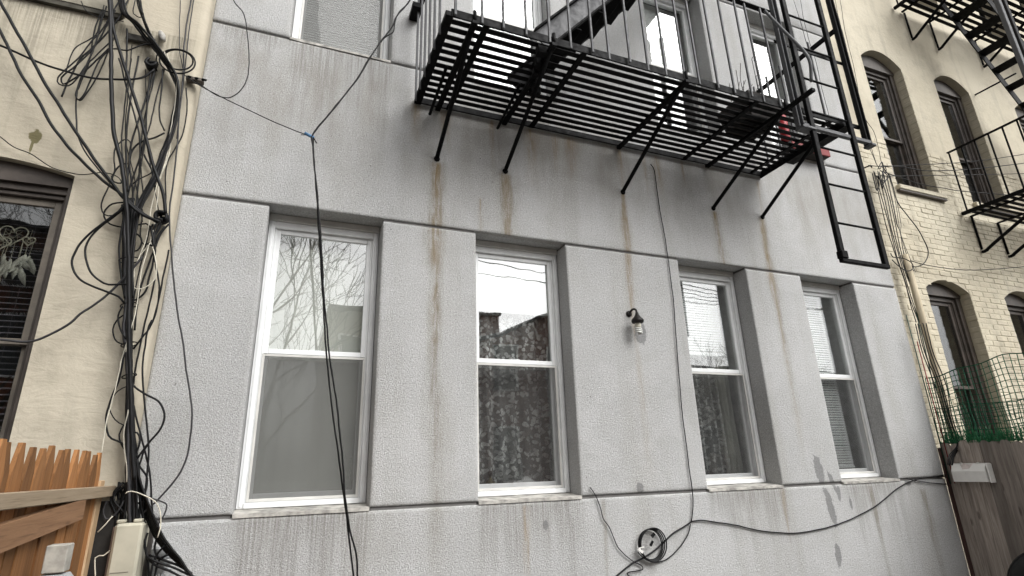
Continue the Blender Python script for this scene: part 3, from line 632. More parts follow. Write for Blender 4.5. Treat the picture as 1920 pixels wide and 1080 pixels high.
# bricks: one object each, shared mesh, at the part of the wall the photograph shows
BW, BH_, CO_H = .202, .060, .0672
bm_ = MB(); bm_.cbox(-.5, .5, -.014, .02, -.5, .5, .0); 
def brick_mesh(seed):
    r_ = random.Random(seed); v = []
    m = MB(); m.cbox(-BW/2, BW/2, -.004, .012, -BH_/2, BH_/2, .004)
    m.v = [(x+r_.uniform(-.004, .004), y+r_.uniform(-.002, .002), z+r_.uniform(-.003, .003)) for x, y, z in m.v]
    return m.mesh('brick', 'brick')
BM = [brick_mesh(k) for k in range(6)]
spots = []
z = 1.66; row = 0
while z < 5.30:
    x = XR+.01 - (row % 2)*BW/2
    while x < 9.9:
        xa, xb = x, x+BW
        for (a, b) in CO:
            for (si, sp_, cr) in ops[:2]:
                zt = sp_+(cr-sp_)*max(0, 1-(2*((xa+xb)/2-a)/(b-a)-1)**2)
                if z+BH_/2 > si-.09 and z-BH_/2 < zt+.0:
                    if xa < a < xb: xb = a
                    elif xa < b < xb: xa = b
                    elif xa >= a and xb <= b: xb = xa
        xa = max(xa, XR+.01)
        if xb-xa > .045: spots.append(((xa+xb)/2, z, xb-xa))
        x += BW+.006
    z += CO_H; row += 1
spots.sort(key=lambda q: (q[0]-6)*1.0 + (0 if q[1] > 2.3 else 3) + max(0, q[1]-4.8)*2)
rest = MB()
for k, (x, z, w) in enumerate(spots):
    if k < 300:
        o = link('brick', BM[k % 6], bh); o.location = Vector((x, RY-.0005+rng.uniform(-.002, .0025), z)); o.scale = (w/BW, 1, 1); o.rotation_euler = (rng.uniform(-.02, .02), rng.uniform(-.012, .012), rng.uniform(-.015, .015))
    else: rest.cbox(x-w/2, x+w/2, RY-.006+rng.uniform(-.002, .003), RY+.01, z-BH_/2, z+BH_/2, .006)
rest.build('bricks', 'brick', bh, kind='stuff')
# toothed jamb bricks and arch voussoirs showing at the window openings
JM = MB().cbox(-.009, .01, -.012, .10, -.029, .029, .006).mesh('jamb_brick', 'brick')
for ci, (a, b) in enumerate(CO[:2]):
    for (si, sp_, cr) in ops[:2]:
        z = si+.04; k = 0
        while z < sp_-.02:
            o = link('jamb_brick', JM, bh); o.location = Vector((b+.004+(.004 if k % 2 else 0), RY+.002, z)); o.scale = (1, .75 if k % 2 else 1., 1); z += CO_H; k += 1

# ------------------------------------------------------------------ fire escape of the grey house
PX0, PX1, PYO, PZ = .745, 4.29, -.955, 4.385
fe = thing('fire_escape', (2.5, -.47, PZ), 'black iron fire escape platform with stair fixed above the ground floor windows', 'fire escape')
def part(name, m, mat='iron', parent=None, smooth=False): return m.build(name, mat, parent or fe, smooth)
part('frame_bar', MB().cbox(PX0, PX1, PYO-.006, PYO+.006, PZ-.035, PZ+.03)); part('frame_bar', MB().cbox(PX0, PX1, -.035, -.020, PZ-.035, PZ+.02))
part('frame_bar', MB().cbox(PX0-.035, PX0+.018, PYO, -.002, PZ-.03, PZ+.012)); part('frame_bar', MB().cbox(PX1-.006, PX1+.006, PYO, -.002, PZ-.045, PZ+.03)); part('frame_bar', MB().cbox(PX1-.16, PX1-.12, PYO, -.03, PZ-.02, PZ-.008))
NS = 12
sl = MB().cbox(PX0+.02, PX1-.008, -.021, .021, -.004, .004, .002); v2 = []
for k, q in enumerate(sl.v): v2.append(q)
slm = sl.mesh('slat', 'iron')
for k in range(NS):
    y = PYO + (abs(PYO)-.03)*(k+1)/(NS+1)
    o = link('slat', slm, fe); o.location = Vector((0, y+rng.uniform(-.003, .003), PZ+rng.uniform(-.003, .003))); o.rotation_euler = (rng.uniform(-.05, .05), 0, rng.uniform(-.0012, .0012))
for x in (.99, 1.72, 3.32): part('cross_bar', MB().cbox(x-.022, x+.022, PYO+.01, -.002, PZ-.024, PZ-.008))
for x, yo, zt in ((.90, -.93, PZ-.02), (1.47, -.96, PZ-.02), (2.59, -.93, PZ-.02), (3.60, -.95, PZ-.02), (4.215, -.72, PZ-.06)):
    m = MB(); m.tube([(x, -.004, 3.90), (x, yo, zt)], .017, 8); s_ = part('strut', m, smooth=True)
    m = MB(); m.lathe([(.024, -.010), (.025, 0), (.018, .010)], 8, (0, 0, 0)); m.v = [(x+p[0], -.006-p[2], 3.895+p[1]) for p in m.v]; part('anchor_plate', m, 'iron', s_)
    if x < 4: 
        part('bracket_beam', MB().cbox(x-.02, x+.02, (-1.23 if x == 3.60 else PYO-.02), -.002, PZ-.055, PZ-.026))
        m = MB(); m.tube([(x, PYO+.03, PZ-.03), (x, PYO-.012, PZ-.02), (x, PYO-.014, PZ+.05)], .012, 6); part('hook_bolt', m, smooth=True)
# second short hangers seen beside the two left brackets
for x in (.83, 1.40): m = MB(); m.tube([(x, -.03, PZ-.12), (x+.01, -.50, PZ-.03)], .012, 6); part('hanger_rod', m, smooth=True)
RZ = 5.38
part('top_rail', MB().cbox(PX0-.02, 3.66, PYO-.022, PYO+.022, RZ-.006, RZ+.006)); part('top_rail', MB().cbox(PX0-.022, PX0+.022, PYO, -.002, RZ-.014, RZ-.002))
BAL = MB().cbox(-.008, .008, -.008, .008, PZ-.03, RZ, .002).mesh('baluster', 'ironw')  # grey base colour stands in for sky reflected in the balusters
for k in range(18):
    o = link('baluster', BAL, fe); o.location = Vector((PX0+.03+.163*k, PYO-.012, 0)); o.rotation_euler = (rng.uniform(-.004, .004), rng.uniform(-.004, .004), 0)
for k in range(6):
    o = link('baluster', BAL, fe); o.location = Vector((PX0-.045, PYO+.12+.145*k, -.05))
for k in range(5):
    o = link('baluster', BAL, fe); o.location = Vector((PX1+.012, PYO+.15+.17*k, 0))
part('rail_lug', MB().cbox(PX0-.10, PX0-.02, -.16, -.0, PZ+.78, PZ+.83))
# drop ladder guides, outrigger and goose neck
for x in (3.70, 4.505):
    m = MB(); m.cbox(x-.028, x+.028, -.965, -.955, 4.18, 7.4); m.cbox(x-.030, x-.020, -1.0, -.966, 4.18, 7.4); m.cbox(x+.020, x+.030, -1.0, -.966, 4.18, 7.4); part('ladder_guide', m, 'ironw' if x < 4 else 'ironm')
    m = MB(); m.cbox(x-.03, x+(.12 if x < 4 else .03), -1.03, -.95, 4.155, 4.178); part('guide_foot', m, 'ironw')
part('guide_brace', MB().cbox(4.46, 4.48, -.965, -.002, 5.40, 5.45)); part('guide_brace', MB().cbox(PX1, 4.5, -.952, -.935, PZ-.02, PZ+.02)); part('guide_brace', MB().cbox(3.66, 4.53, -.950, -.938, 5.06, 5.09))
part('landing_edge', MB().cbox(3.72, 4.52, -1.005, -.97, PZ-.20, PZ-.165), 'ironw'); part('landing_edge', MB().cbox(PX1-.01, 4.42, -.95, -.30, PZ-.03, PZ+.02))
m = MB(); m.tube(smooth_path([(3.60, -.965, 5.37), (3.60, -1.09, 5.05), (3.60, -1.20, 4.78), (3.60, -1.245, 4.64), (3.60, -1.25, 4.55), (3.60, -1.225, 4.42)], .02), .013, 8); part('goose_neck', m, 'ironw', smooth=True)
# stair up to the right
st0, st1 = Vector((1.40, 0, 4.40)), Vector((4.10, 0, 7.40))
dv = (st1-st0).normalized()
for y in (-.86, -.36):
    m = MB(); m.bar(st0+Vector((.02, y, .045)), st1+Vector((.02, y, .045)), .010, .15, (0, 0, 1)); s_ = part('stringer', m, 'ironw' if y < -.5 else 'ironm')
    m = MB(); m.bar(st0+Vector((.07, y-.02, -.01)), st1+Vector((.07, y-.02, -.01)), .05, .012); part('flange', m, 'iron', s_)
    m = MB(); m.bar(st0+Vector((-.03, y-.02, .11)), st1+Vector((-.03, y-.02, .11)), .05, .012); part('flange', m, 'iron', s_)
for k in range(1, 13):
    p = st0+(st1-st0)*(k/13.); part('tread', MB().cbox(p.x-.04, p.x+.16, -.855, -.365, p.z+.03, p.z+.042))
for k in range(5): part('stair_shoe', MB().cbox(1.38+.03*k, 1.44+.03*k+rng.uniform(0, .05), -.90+.1*k, -.85+.1*k, PZ-.07-.01*(k % 2), PZ-.005))
# drop ladder (slides in the guides)
dl = thing('drop_ladder', (4.05, -1.0, 3.03), 'black iron drop ladder hanging at the right end of the fire escape', 'ladder')
for x in (3.805, 4.285):
    m = MB(); m.cbox(x-.024, x+.024, -1.018, -.985, 3.03, 7.3, .004); m.build('side_rail', 'iron', dl)
for k in range(12):
    z = 3.335+.34*k; m = MB(); m.tube([(3.82, -1.0, z), (4.27, -1.0, z-.0)], .009, 8); m.build('rung', 'iron', dl, True)
m = MB(); m.cbox(3.78, 4.31, -1.02, -.985, 3.0, 3.032, .004); m.build('bottom_bar', 'iron', dl)
m = MB(); m.cbox(3.775, 3.84, -1.03, -.98, 3.03, 3.09, .004); m.build('shoe', 'iron', dl)

# things kept on the platform
t = thing('planter_box', (3.60, -.60, PZ+.006), 'dark planter with dry stems standing on the fire escape slats', 'planter')
m = MB(); m.add([(3.44, -.76, PZ+.01), (3.76, -.76, PZ+.01), (3.76, -.46, PZ+.01), (3.44, -.46, PZ+.01), (3.40, -.80, PZ+.22), (3.80, -.80, PZ+.22), (3.80, -.42, PZ+.22), (3.40, -.42, PZ+.22)], [(0, 3, 2, 1), (4, 5, 6, 7), (0, 1, 5, 4), (1, 2, 6, 5), (2, 3, 7, 6), (3, 0, 4, 7)]); m.build('pot', 'pot', t)
m = MB(); m.box(3.42, 3.78, -.78, -.44, PZ+.221, PZ+.235); m.build('soil', 'pot', t)
for k in range(9):
    x, y = 3.6+rng.uniform(-.15, .15), -.6+rng.uniform(-.12, .12); h = rng.uniform(.2, .45)
    m = MB(); m.tube(smooth_path([(x, y, PZ+.22), (x+rng.uniform(-.04, .04), y, PZ+.22+h*.5), (x+rng.uniform(-.1, .1), y, PZ+.22+h)], .03), .003, 5); m.build('stem', 'bark', t, True)
for (qx, qy, lab) in ((1413, 112, 'thin curled wire hook standing behind the fire escape railing, taller one'), (1421, 146, 'thin curled wire hook standing behind the fire escape railing, shorter one')):
    c = onY(qx, qy, -.7); m = MB(); m.tube(smooth_path([(c[0]-.02, -.7, PZ+.23), (c[0]-.02, -.7, c[2]-.06), (c[0]-.02, -.7, c[2]), (c[0]+.005, -.7, c[2]+.035), (c[0]+.03, -.7, c[2]+.015), (c[0]+.02, -.7, c[2]-.012), (c[0], -.7, c[2]-.005)], .01), .0028, 6)
    m.build('wire_hook', 'iron', None, True, label=lab, cat='hook', group='wire hooks on the fire escape')
t = thing('red_container', (4.02, -.55, PZ+.006), 'red plastic container standing on the fire escape slats near the ladder', 'container')
m = MB(); m.lathe([(.036, 0), (.042, .02), (.042, .24), (.03, .28)], 14, (4.05, -.56, PZ+.008)); m.build('body', 'red', t, True)
m = MB(); m.lathe([(.022, .28), (.022, .31), (.012, .315)], 12, (4.05, -.56, PZ+.008)); m.build('cap', 'boxwhite', t, True)
t = thing('window_tray', (5.0, -.06, 4.70), 'red edged dark tray resting on the upper window sill beside the ladder', 'tray')
m = MB(); m.cbox(4.70, 5.25, -.12, .12, 4.715, 4.735, .004); m.build('base', 'pot', t)
m = MB(); m.cbox(4.70, 5.25, -.13, -.115, 4.715, 4.80, .003); m.build('rim', 'redd', t)

# ------------------------------------------------------------------ fire escape of the brick house
fr = thing('fire_escape', (9, -.4, 4.48), 'black iron fire escape with two platforms on the cream brick house', 'fire escape')
for (z, x0) in ((4.485, 7.71), (7.75, 7.63)):
    def pp(name, m, mat='iron', sm=False): return m.build(name, mat, fr, sm)
    pp('frame_bar', MB().cbox(x0, 12.4, -.935, -.92, z-.04, z+.03)); pp('frame_bar', MB().cbox(x0-.015, x0+.02, -.92, RY-.012, z-.025, z+.02))
    sm_ = MB().cbox(x0+.02, 12.4, -.024, .024, -.004, .004, .002).mesh('slat', 'iron')
    for k in range(11): o = link('slat', sm_, fr); o.location = Vector((0, -.86+.082*k, z+rng.uniform(-.002, .002)))
    for x in (x0+.16, x0+.75, x0+1.85, x0+2.9): pp('cross_bar', MB().cbox(x-.02, x+.02, -.92, RY-.012, z-.024, z-.008))
    for x in ((7.88, 8.43, 9.52) if z < 6 else (7.83, 8.41, 9.49)):
        zf = z-.50
        m = MB(); m.tube([(x, RY-.02, z-.02), (x, RY-.02, zf+.03)], .013, 6); pp('wall_bar', m, sm=True)
        m = MB(); m.tube(smooth_path([(x, RY-.015, zf), (x, RY-.07, zf+.005), (x, RY-.16, zf+.06), (x, -.9, z-.03)], .03), .02, 7); pp('strut', m, sm=True)
    pp('top_rail', MB().cbox(x0-.02, x0+.02, -.935, .0, z+.845, z+.86)); pp('top_rail', MB().cbox(x0, 12.4, -.95, -.92, z+.86, z+.872))
    b_ = MB().cbox(-.008, .008, -.008, .008, z, z+.86, .002).mesh('baluster', 'iron')
    for k in range(7): o = link('baluster', b_, fr); o.location = Vector((x0, -.90+.15*k-.02, 0))
    for k in range(20): o = link('baluster', b_, fr); o.location = Vector((x0+.1+.2*k, -.935, 0))
a_, b2 = Vector((8.02, 0, 7.60)), Vector((10.5, 0, 4.50))
for y in (-.74, -.34):
    m = MB(); m.bar(a_+Vector((0, y, 0)), b2+Vector((0, y, 0)), .012, .12); m.build('stringer', 'ironm', fr)
for k in range(1, 13):
    p = a_+(b2-a_)*(k/13.); m = MB(); m.cbox(p.x-.13, p.x+.06, -.735, -.345, p.z, p.z+.012); m.build('tread', 'iron', fr)
for x in (7.645, 7.78):
    m = MB(); m.cbox(x-.03, x+.03, -1.04, -.99, 5.2, 8.6, .005); m.build('ladder_guide', 'ironw' if x < 7.7 else 'ironm', fr)
m = MB(); m.tube([(9.0, RY, 6.62), (9.02, -.45, 6.62)], .012, 6); m.build('brace_rod', 'iron', fr, True)

# ------------------------------------------------------------------ wall lamp with a spiral bulb
lx, lz = 2.545, 2.74
t = thing('wall_lamp', (lx, 0, lz), 'small dark bronze lamp on the grey wall with a bare spiral bulb', 'lamp')
m = MB(); m.lathe([(.026, 0), (.026, .010), (.016, .018)], 14); m.v = [(lx-.02+p[0], -p[2]-.001, lz+.028+p[1]) for p in m.v]; m.build('wall_plate', 'bronze', t, True)
m = MB(); m.tube(smooth_path([(lx-.02, -.01, lz+.03), (lx-.01, -.045, lz+.055), (lx, -.075, lz+.045), (lx, -.085, lz+.01)], .008), .009, 8); m.build('arm', 'bronze', t, True)
m = MB(); m.lathe([(.012, .02), (.016, .0), (.030, -.022), (.048, -.040), (.050, -.052), (.046, -.066), (.040, -.068)], 18, (lx, -.085, lz)); m.build('cap', 'bronze', t, True)
m = MB(); m.lathe([(.020, -.066), (.024, -.074), (.024, -.10), (.018, -.108)], 14, (lx, -.085, lz)); b_ = m.build('bulb', 'bulbbase', t, True)
m = MB(); m.tube([(lx+.023*math.cos(q), -.085+.023*math.sin(q), lz-.106-.0024*q) for q in [k*.3 for k in range(68)]], .0068, 8); m.build('spiral_tube', 'bulb', b_, True)

# ------------------------------------------------------------------ fences
fc = thing('cedar_fence', (-.83, -1.2, 0), 'orange cedar picket fence with pale rail at the left', 'fence')
FX = -.835
def picket(seed):
    r_ = random.Random(seed); w = .0455; zt = 1.728+r_.uniform(-.008, .008); zs = 1.622+r_.uniform(-.012, .012); n = w*.26
    poly = [(-w, .03), (w, .03), (w, zs), (n+.006, zt-.02), (n, zt), (-n, zt), (-n-.006, zt-.02), (-w, zs)]
    m = MB(); m.prism(poly, -.007, .007); m.v = [(y, x, z) for x, y, z in m.v]; return m.mesh('picket', 'cedar')
PK = [picket(k) for k in range(5)]
for k in range(24):
    o = link('picket', PK[k % 5], fc); o.location = Vector((FX+rng.uniform(-.003, .003), -.295-.0925*k, rng.uniform(-.01, .006))); o.rotation_euler = (rng.uniform(-.012, .012), rng.uniform(-.004, .004), rng.uniform(-.02, .02))
m = MB(); m.cbox(FX+.012, FX+.050, -2.55, -.06, 1.521, 1.572, .003); m.build('rail', 'rail', fc)
m = MB(); m.bar((FX+.03, -2.55, 1.36), (FX+.03, -.56, 1.485), .035, .085); m.build('rail', wood('reddish fence rail', (.17, .092, .048), (.23, .13, .07), (.08, .042, .022), 1), fc)
m = MB(); m.cbox(FX+.012, FX+.050, -2.55, -.06, .35, .44, .003); m.build('rail', 'rail', fc)
m = MB(); m.cbox(FX-.045, FX+.0115, -.245, -.170, 0, 1.60, .004); m.build('post', wood('pale post wood', (.44, .30, .17), (.53, .38, .24), (.30, .17, .08), 2), fc)  # post wood is paler than the pickets
# newel post with a flared cap in front of the cedar fence
nx, ny, nz = onX(109, 1046, -.72)
t = thing('newel_post', (nx, ny, 0), 'grey post with flared cap and pale square block before the cedar fence', 'post')
m = MB(); m.cbox(nx-.05, nx+.05, ny-.05, ny+.05, 0, nz-.12, .004); m.build('shaft', 'greywood', t)
def frustum(m, cx, cy_, z0, z1, a, b): m.add([(cx-a, cy_-a, z0), (cx+a, cy_-a, z0), (cx+a, cy_+a, z0), (cx-a, cy_+a, z0), (cx-b, cy_-b, z1), (cx+b, cy_-b, z1), (cx+b, cy_+b, z1), (cx-b, cy_+b, z1)], [(0, 3, 2, 1), (4, 5, 6, 7), (0, 1, 5, 4), (1, 2, 6, 5), (2, 3, 7, 6), (3, 0, 4, 7)]); return m
m = frustum(MB(), nx, ny, nz-.12, nz-.052, .075, .036); m.build('cap', 'greywood', t)
m = MB(); m.cbox(nx-.033, nx+.033, ny-.033, ny+.033, nz-.046, nz+.045, .003); m.build('block', 'plate', t)

fp = thing('plank_fence', (6.0, -1.5, 0), 'weathered grey plank fence running from the grey wall at the right', 'fence')
PX = 6.0
def plank(seed):
    r_ = random.Random(seed); w = .0445; zt = 1.705+r_.uniform(-.012, .012)
    poly = [(-w, .02), (w, .02), (w, zt-.04), (w*.72, zt-.012), (w*.35, zt), (-w*.35, zt), (-w*.72, zt-.012), (-w, zt-.04)]
    m = MB(); m.prism(poly, -.010, .010); m.v = [(y, x, z) for x, y, z in m.v]; return m.mesh('plank', 'graywood')
PL = [plank(k+20) for k in range(6)]
for k in range(34):
    o = link('plank', PL[k % 6], fp); o.location = Vector((PX+.012+rng.uniform(-.007, .007), -.055-.0835*k, rng.uniform(-.014, .006))); o.rotation_euler = (rng.uniform(-.004, .004), rng.uniform(-.006, .006), rng.uniform(-.09, .09))
for z in (.4, 1.45): m = MB(); m.cbox(PX+.026, PX+.064, -2.8, -.01, z-.045, z+.045, .003); m.build('rail', 'graywood', fp)
m = MB(); m.cbox(XR-.004, PX+.03, -.018, -.002, .02, 1.66, .002); m.build('edge_strip', plain('dark strip', (.05, .022, .018), .8), fp)  # dark strip closing the slit between wall edge and fence

# green plastic mesh above the plank fence: two overlapping layers of real strands
gm = thing('garden_mesh', (6.03, -1.3, 1.7), 'green plastic garden mesh stretched above the plank fence', 'mesh')
def net(y0, y1, zb, ztf, cell, xo, r_, wob):
    m = MB(); ny = int(abs(y1-y0)/cell)
    X_ = lambda y, z: xo+.02*math.sin(y*7+z*3)+.012*math.sin(y*19)
    for k in range(ny+1):
        y = y0+(y1-y0)*k/ny; zt = ztf(y)
        m.tube([(X_(y, zb+(zt-zb)*j/6), y+wob*math.sin(j*1.3+k*.9), zb+(zt-zb)*j/6) for j in range(7)], r_, 4)
    nz = int((ztf(y0)-zb)/cell)
    for j in range(nz+1):
        u = j/nz; m.tube([(X_(y, zb+(ztf(y)-zb)*u), y, zb+(ztf(y)-zb)*u+wob*math.sin(k*.8+j)) for k in range(ny+1) for y in [y0+(y1-y0)*k/ny]], r_*(1.7 if j == nz else 1), 4)
    return m
net(-.02, -2.2, 1.70, lambda y: 2.345+.10*min(1, max(0, -y-.15)/.6)+.012*math.sin(y*16), .047, PX+.03, .0036, .004).build('upper_layer', 'green', gm)
net(-.05, -2.2, 1.69, lambda y: 2.04+.008*math.sin(y*13), .036, PX+.05, .0036, .006).build('lower_layer', 'green', gm)
m = MB()       # ragged bottom edge of the mesh
for k in range(1300):
    y = -.03-2.1*rng.random(); m.tube([(PX+.02+rng.uniform(-.02, .03), y, 1.695), (PX+.02+rng.uniform(-.05, .05), y+rng.uniform(-.03, .03), 1.70+rng.uniform(.03, .17)*rng.random()**.5)], .0021, 3)
m.build('frayed_strands', 'grass', gm, kind='stuff')
for k, (tx, ty, bx, lab) in enumerate((((1697), 590, 1757, 'thin green stake against the grey wall edge, tallest one'), (1715, 583, 1771, 'thin green stake standing between wall edge and wooden pole'), (1698, 640, 1752, 'short reddish stake tight against the grey wall edge'))):
    a = onY(tx, ty, -.03); b = onY(bx, 826, -.03)
    a = (max(a[0], XR+.012+.012*k), -.03-.012*k, a[2]); b = (max(b[0], XR+.012+.012*k), -.03-.012*k, b[2]-.4)
    m = MB(); m.tube([a, b], .0055, 6); m.build('garden_stake', 'greens' if k < 2 else 'redd', None, True, label=lab, cat='stake', group='garden stakes by the plank fence')
# wooden pole carrying the cables at the corner of the brick house
a, b = onY(1697, 478, -.06), onY(1792, 835, -.10)
m = MB(); m.tube([(b[0]-.02, -.1, 0), b, tuple((np.array(a)+np.array(b))/2+np.array([.012, 0, 0])), a], [.036, .036, .034, .030], 10)
m.build('wooden_pole', 'polewood', None, True, label='weathered wooden pole carrying thin cables before the brick house', cat='pole')
pole_top, pole_bot = a, b

# white junction box on the plank fence
c0, c1 = onX(1785, 868, PX-.03), onX(1852, 868, PX-.03); zt, zb = 1.512, 1.345
jb = thing('junction_box', (PX-.06, (c0[1]+c1[1])/2, zb), 'white plastic cable box with torn label fixed to the plank fence', 'cable box')
ya, yb = min(c0[1], c1[1]), max(c0[1], c1[1])
m = MB(); m.add([(PX-.002, ya, zb), (PX-.002, yb, zb), (PX-.002, yb, zt), (PX-.002, ya, zt), (PX-.085, ya+.012, zb+.004), (PX-.085, yb-.006, zb+.004), (PX-.085, yb-.006, zt-.07), (PX-.085, ya+.012, zt-.07), (PX-.05, yb-.004, zt-.008), (PX-.05, ya+.01, zt-.008)],
                [(0, 1, 5, 4), (4, 5, 6, 7), (7, 6, 8, 9), (9, 8, 2, 3), (0, 4, 7, 9, 3), (1, 2, 8, 6, 5), (0, 3, 2, 1)]); m.build('cover', 'boxwhite', jb)
m = MB(); m.cbox(PX-.075, PX-.002, ya-.012, ya-.001, zb-.004, zt-.004, .003); m.build('end_cap', 'boxwhite', jb)
m = MB(); ym = (ya+yb)/2+.02; pts = [(0, 0), (.03, .012), (.075, .0), (.11, .014), (.085, -.03), (.07, -.06), (.045, -.085), (.03, -.06), (.02, -.04)]
m.add([(PX-.0865 if dz_ < -.055 else PX-.0705+.28*(dz_+.03)*0-.012, ym+.05-q, zt-.012+dz_*.9) for q, dz_ in pts], [tuple(range(len(pts)))])
# paper follows the sloping face: recompute x on the slope
m.v = [((PX-.085-.0015 if z_ < zt-.07 else PX-.05-.035*(zt-.008-z_)/.062-.0015), y_, z_) for _, y_, z_ in m.v]; m.build('torn_label', 'label', jb)
for q in (.25, .72): m = MB(); yy = ya+(yb-ya)*q; m.cbox(PX-.05, PX-.03, yy-.008, yy+.008, zt-.006, zt+.006, .002); m.build('clip', 'boxwhite', jb)

# tyre leaning at the foot of the plank fence
tc = Vector((5.84, -.79, .425)); m = MB(); n1, n2 = 40, 14
for i in range(n1):
    q = 2*math.pi*i/n1
    for j in range(n2):
        p = 2*math.pi*j/n2; rr = .355+.085*math.cos(p)*(1 if math.cos(p) < 0 else .85); xx = .085*math.sin(p)
        m.v.append((tc.x+xx-.045*math.sin(q), tc.y+rr*math.cos(q), tc.z+rr*math.sin(q)))
m.f = [(i*n2+j, ((i+1) % n1)*n2+j, ((i+1) % n1)*n2+(j+1) % n2, i*n2+(j+1) % n2) for i in range(n1) for j in range(n2)]
tt = thing('tyre', (tc.x, tc.y, 0), 'black rubber tyre leaning on the plank fence at the lower right corner', 'tyre'); m.build('carcass', 'rubber', tt, True)
for dx_ in (-.03, 0, .03):      # circumferential tread ribs
    m = MB(); m.tube([(tc.x+dx_-.045*math.sin(q), tc.y+.4255*math.cos(q), tc.z+.4255*math.sin(q)) for q in [2*math.pi*i/48 for i in range(49)]], .009, 6); m.build('tread_rib', 'rubber', tt, True)

# beige utility box at the foot of the cable tangle
ub = thing('utility_box', (-.67, -.15, .9), 'tall beige plastic utility box among the cables beside the cedar fence', 'utility box')
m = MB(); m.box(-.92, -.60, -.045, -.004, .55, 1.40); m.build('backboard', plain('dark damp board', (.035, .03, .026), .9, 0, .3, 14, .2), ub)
m = MB(); m.box(-.90, -.752, -.150, -.122, .45, 1.50); m.build('shade_board', plain('gap shade board', (.02, .018, .016), .9, 0, .3, 14, .2), ub)  # dark board added to stand in for the shade in the fence gap
m = MB(); bxm = m.cbox(-.735, -.615, -.235, -.050, .86, 1.395, .012); m.build('cover', 'boxbeige', ub)
m = MB(); m.cbox(-.748, -.737, -.20, -.05, .87, 1.38, .003); m.build('hinge_side', plain('brown plastic edge', (.16, .12, .10), .6), ub)
for x in (-.715, -.645): m = MB(); m.cbox(x-.018, x+.018, -.225, -.17, 1.396, 1.412, .004); m.build('hinge', 'boxbeige', ub)
m = MB(); m.cbox(-.72, -.645, -.2375, -.2352, 1.175, 1.179, .0008); m.build('seam', plain('seam line', (.2, .185, .15), .8), ub)
m = MB(); m.cbox(-.690, -.680, -.2385, -.2352, 1.145, 1.150, .001); m.build('keyhole', 'pot', ub)
sp = thing('cable_splitter', (-.55, -.08, 1.16), 'silver cable splitter with screw sockets among cables by the beige box', 'splitter')
m = MB(); m.cbox(-.585, -.515, -.10, -.06, 1.14, 1.26, .005); m.cbox(-.57, -.53, -.062, -.003, 1.17, 1.22, .003); m.build('body', 'steel', sp)
for k in range(4): m = MB(); m.tube([(-.515, -.08, 1.155+.028*k), (-.485, -.08, 1.155+.028*k)], .008, 8); m.build('socket', 'steel', sp, True)
for k in range(3): m = MB(); m.tube([(-.575+.025*k, -.08, 1.14), (-.575+.025*k, -.08, 1.10)], .008, 8); m.build('socket', 'steel', sp, True)

# brackets and clamps on the cream house that hold the cables
def bracket(name, px, label, mat, shape):
    c = onY(*px, CY-.02); t = thing(name, c, label, 'bracket'); shape(t, c); return t
def s1(t, c):
    m = MB(); m.cbox(c[0]-.09, c[0]+.07, CY-.03, CY-.001, c[2]-.035, c[2]+.015, .006); m.build('plate', plain('dull grey bracket', (.05, .046, .04), .7, 0, .4, 30, .4), t)
    m = MB(); m.tube([(c[0]+.085, CY-.02, c[2]+.08), (c[0]+.10, CY-.03, c[2]+.05), (c[0]+.115, CY-.04, c[2])], [.012, .021, .016], 8); m.build('insulator', 'sill', t, True)
bracket('cable_bracket', (268, 72), 'grey bracket plate with pale insulator under the cable bundle on cream house', 'steel', s1)
def s2(t, c):
    m = MB(); m.cbox(c[0]-.05, c[0]+.05, CY-.05, CY-.001, c[2]-.012, c[2]+.012, .003); m.build('strap', plain('rusty strap', (.10, .085, .07), .8, 0, .4, 40, .3), t)
    for k in range(3): m = MB(); m.tube([(c[0]-.03+.04*k, CY-.07, c[2]-.012), (c[0]-.02+.04*k, CY-.03, c[2]+.016)], .008, 7); m.build('bolt', 'iron', t, True)
bracket('corner_clamp', (366, 152), 'small rusty metal clamp at the corner where cables leave the cream house', 'steel', s2)
def s3(t, c):
    for k in range(5):
        q = rng.uniform(0, 6); m = MB(); m.tube(smooth_path([(c[0]+.03*math.cos(q+j*1.4), CY-.03-.012*k, c[2]+.03*math.sin(q+j*1.4)) for j in range(4)], .01), .010, 7); m.build('clip', 'cable', t, True)
    m = MB(); m.cbox(c[0]-.012, c[0]+.012, CY-.05, CY-.001, c[2]-.012, c[2]+.012, .003); m.build('standoff', 'cable', t)
bracket('cable_clamp', (305, 412), 'knotted black plastic cable clamp on the cream corner at mid height', 'cable', s3)
bracket('cable_clamp', (287, 127), 'small black cable clamp below the bracket plate on cream house', 'cable', s3)

# ------------------------------------------------------------------ cables
def cable(pts, Y, r, label, mat='cable', group=None, name='cable', jit=0., n=7, step=.018):
    P = []
    for i, q in enumerate(pts):
        yy = q[2] if len(q) > 2 else Y
        P.append(onY(q[0]+rng.uniform(-jit, jit), q[1]+rng.uniform(-jit, jit), yy))
    S = smooth_path(P, step); k0 = rng.uniform(0, 50)
    S = [p+Vector((.004*mnoise.noise((p.z*5+k0, p.x*5, 0))+.0022*mnoise.noise((p.z*17+k0, p.x*17, 3)), .005*mnoise.noise((p.z*4, k0, 0)), .003*mnoise.noise((p.x*9, p.z*9, k0)))) for p in S]
    m = MB(); m.tube(S, r, n); return m.build(name, mat, None, True, label=label, cat='cable', group=group)
GT = 'cables of the tangle on the cream house'
TL = 'black cable in the tangled bundle running down the cream house corner'
T = lambda *a, **k: cable(*a, group=GT, **k)
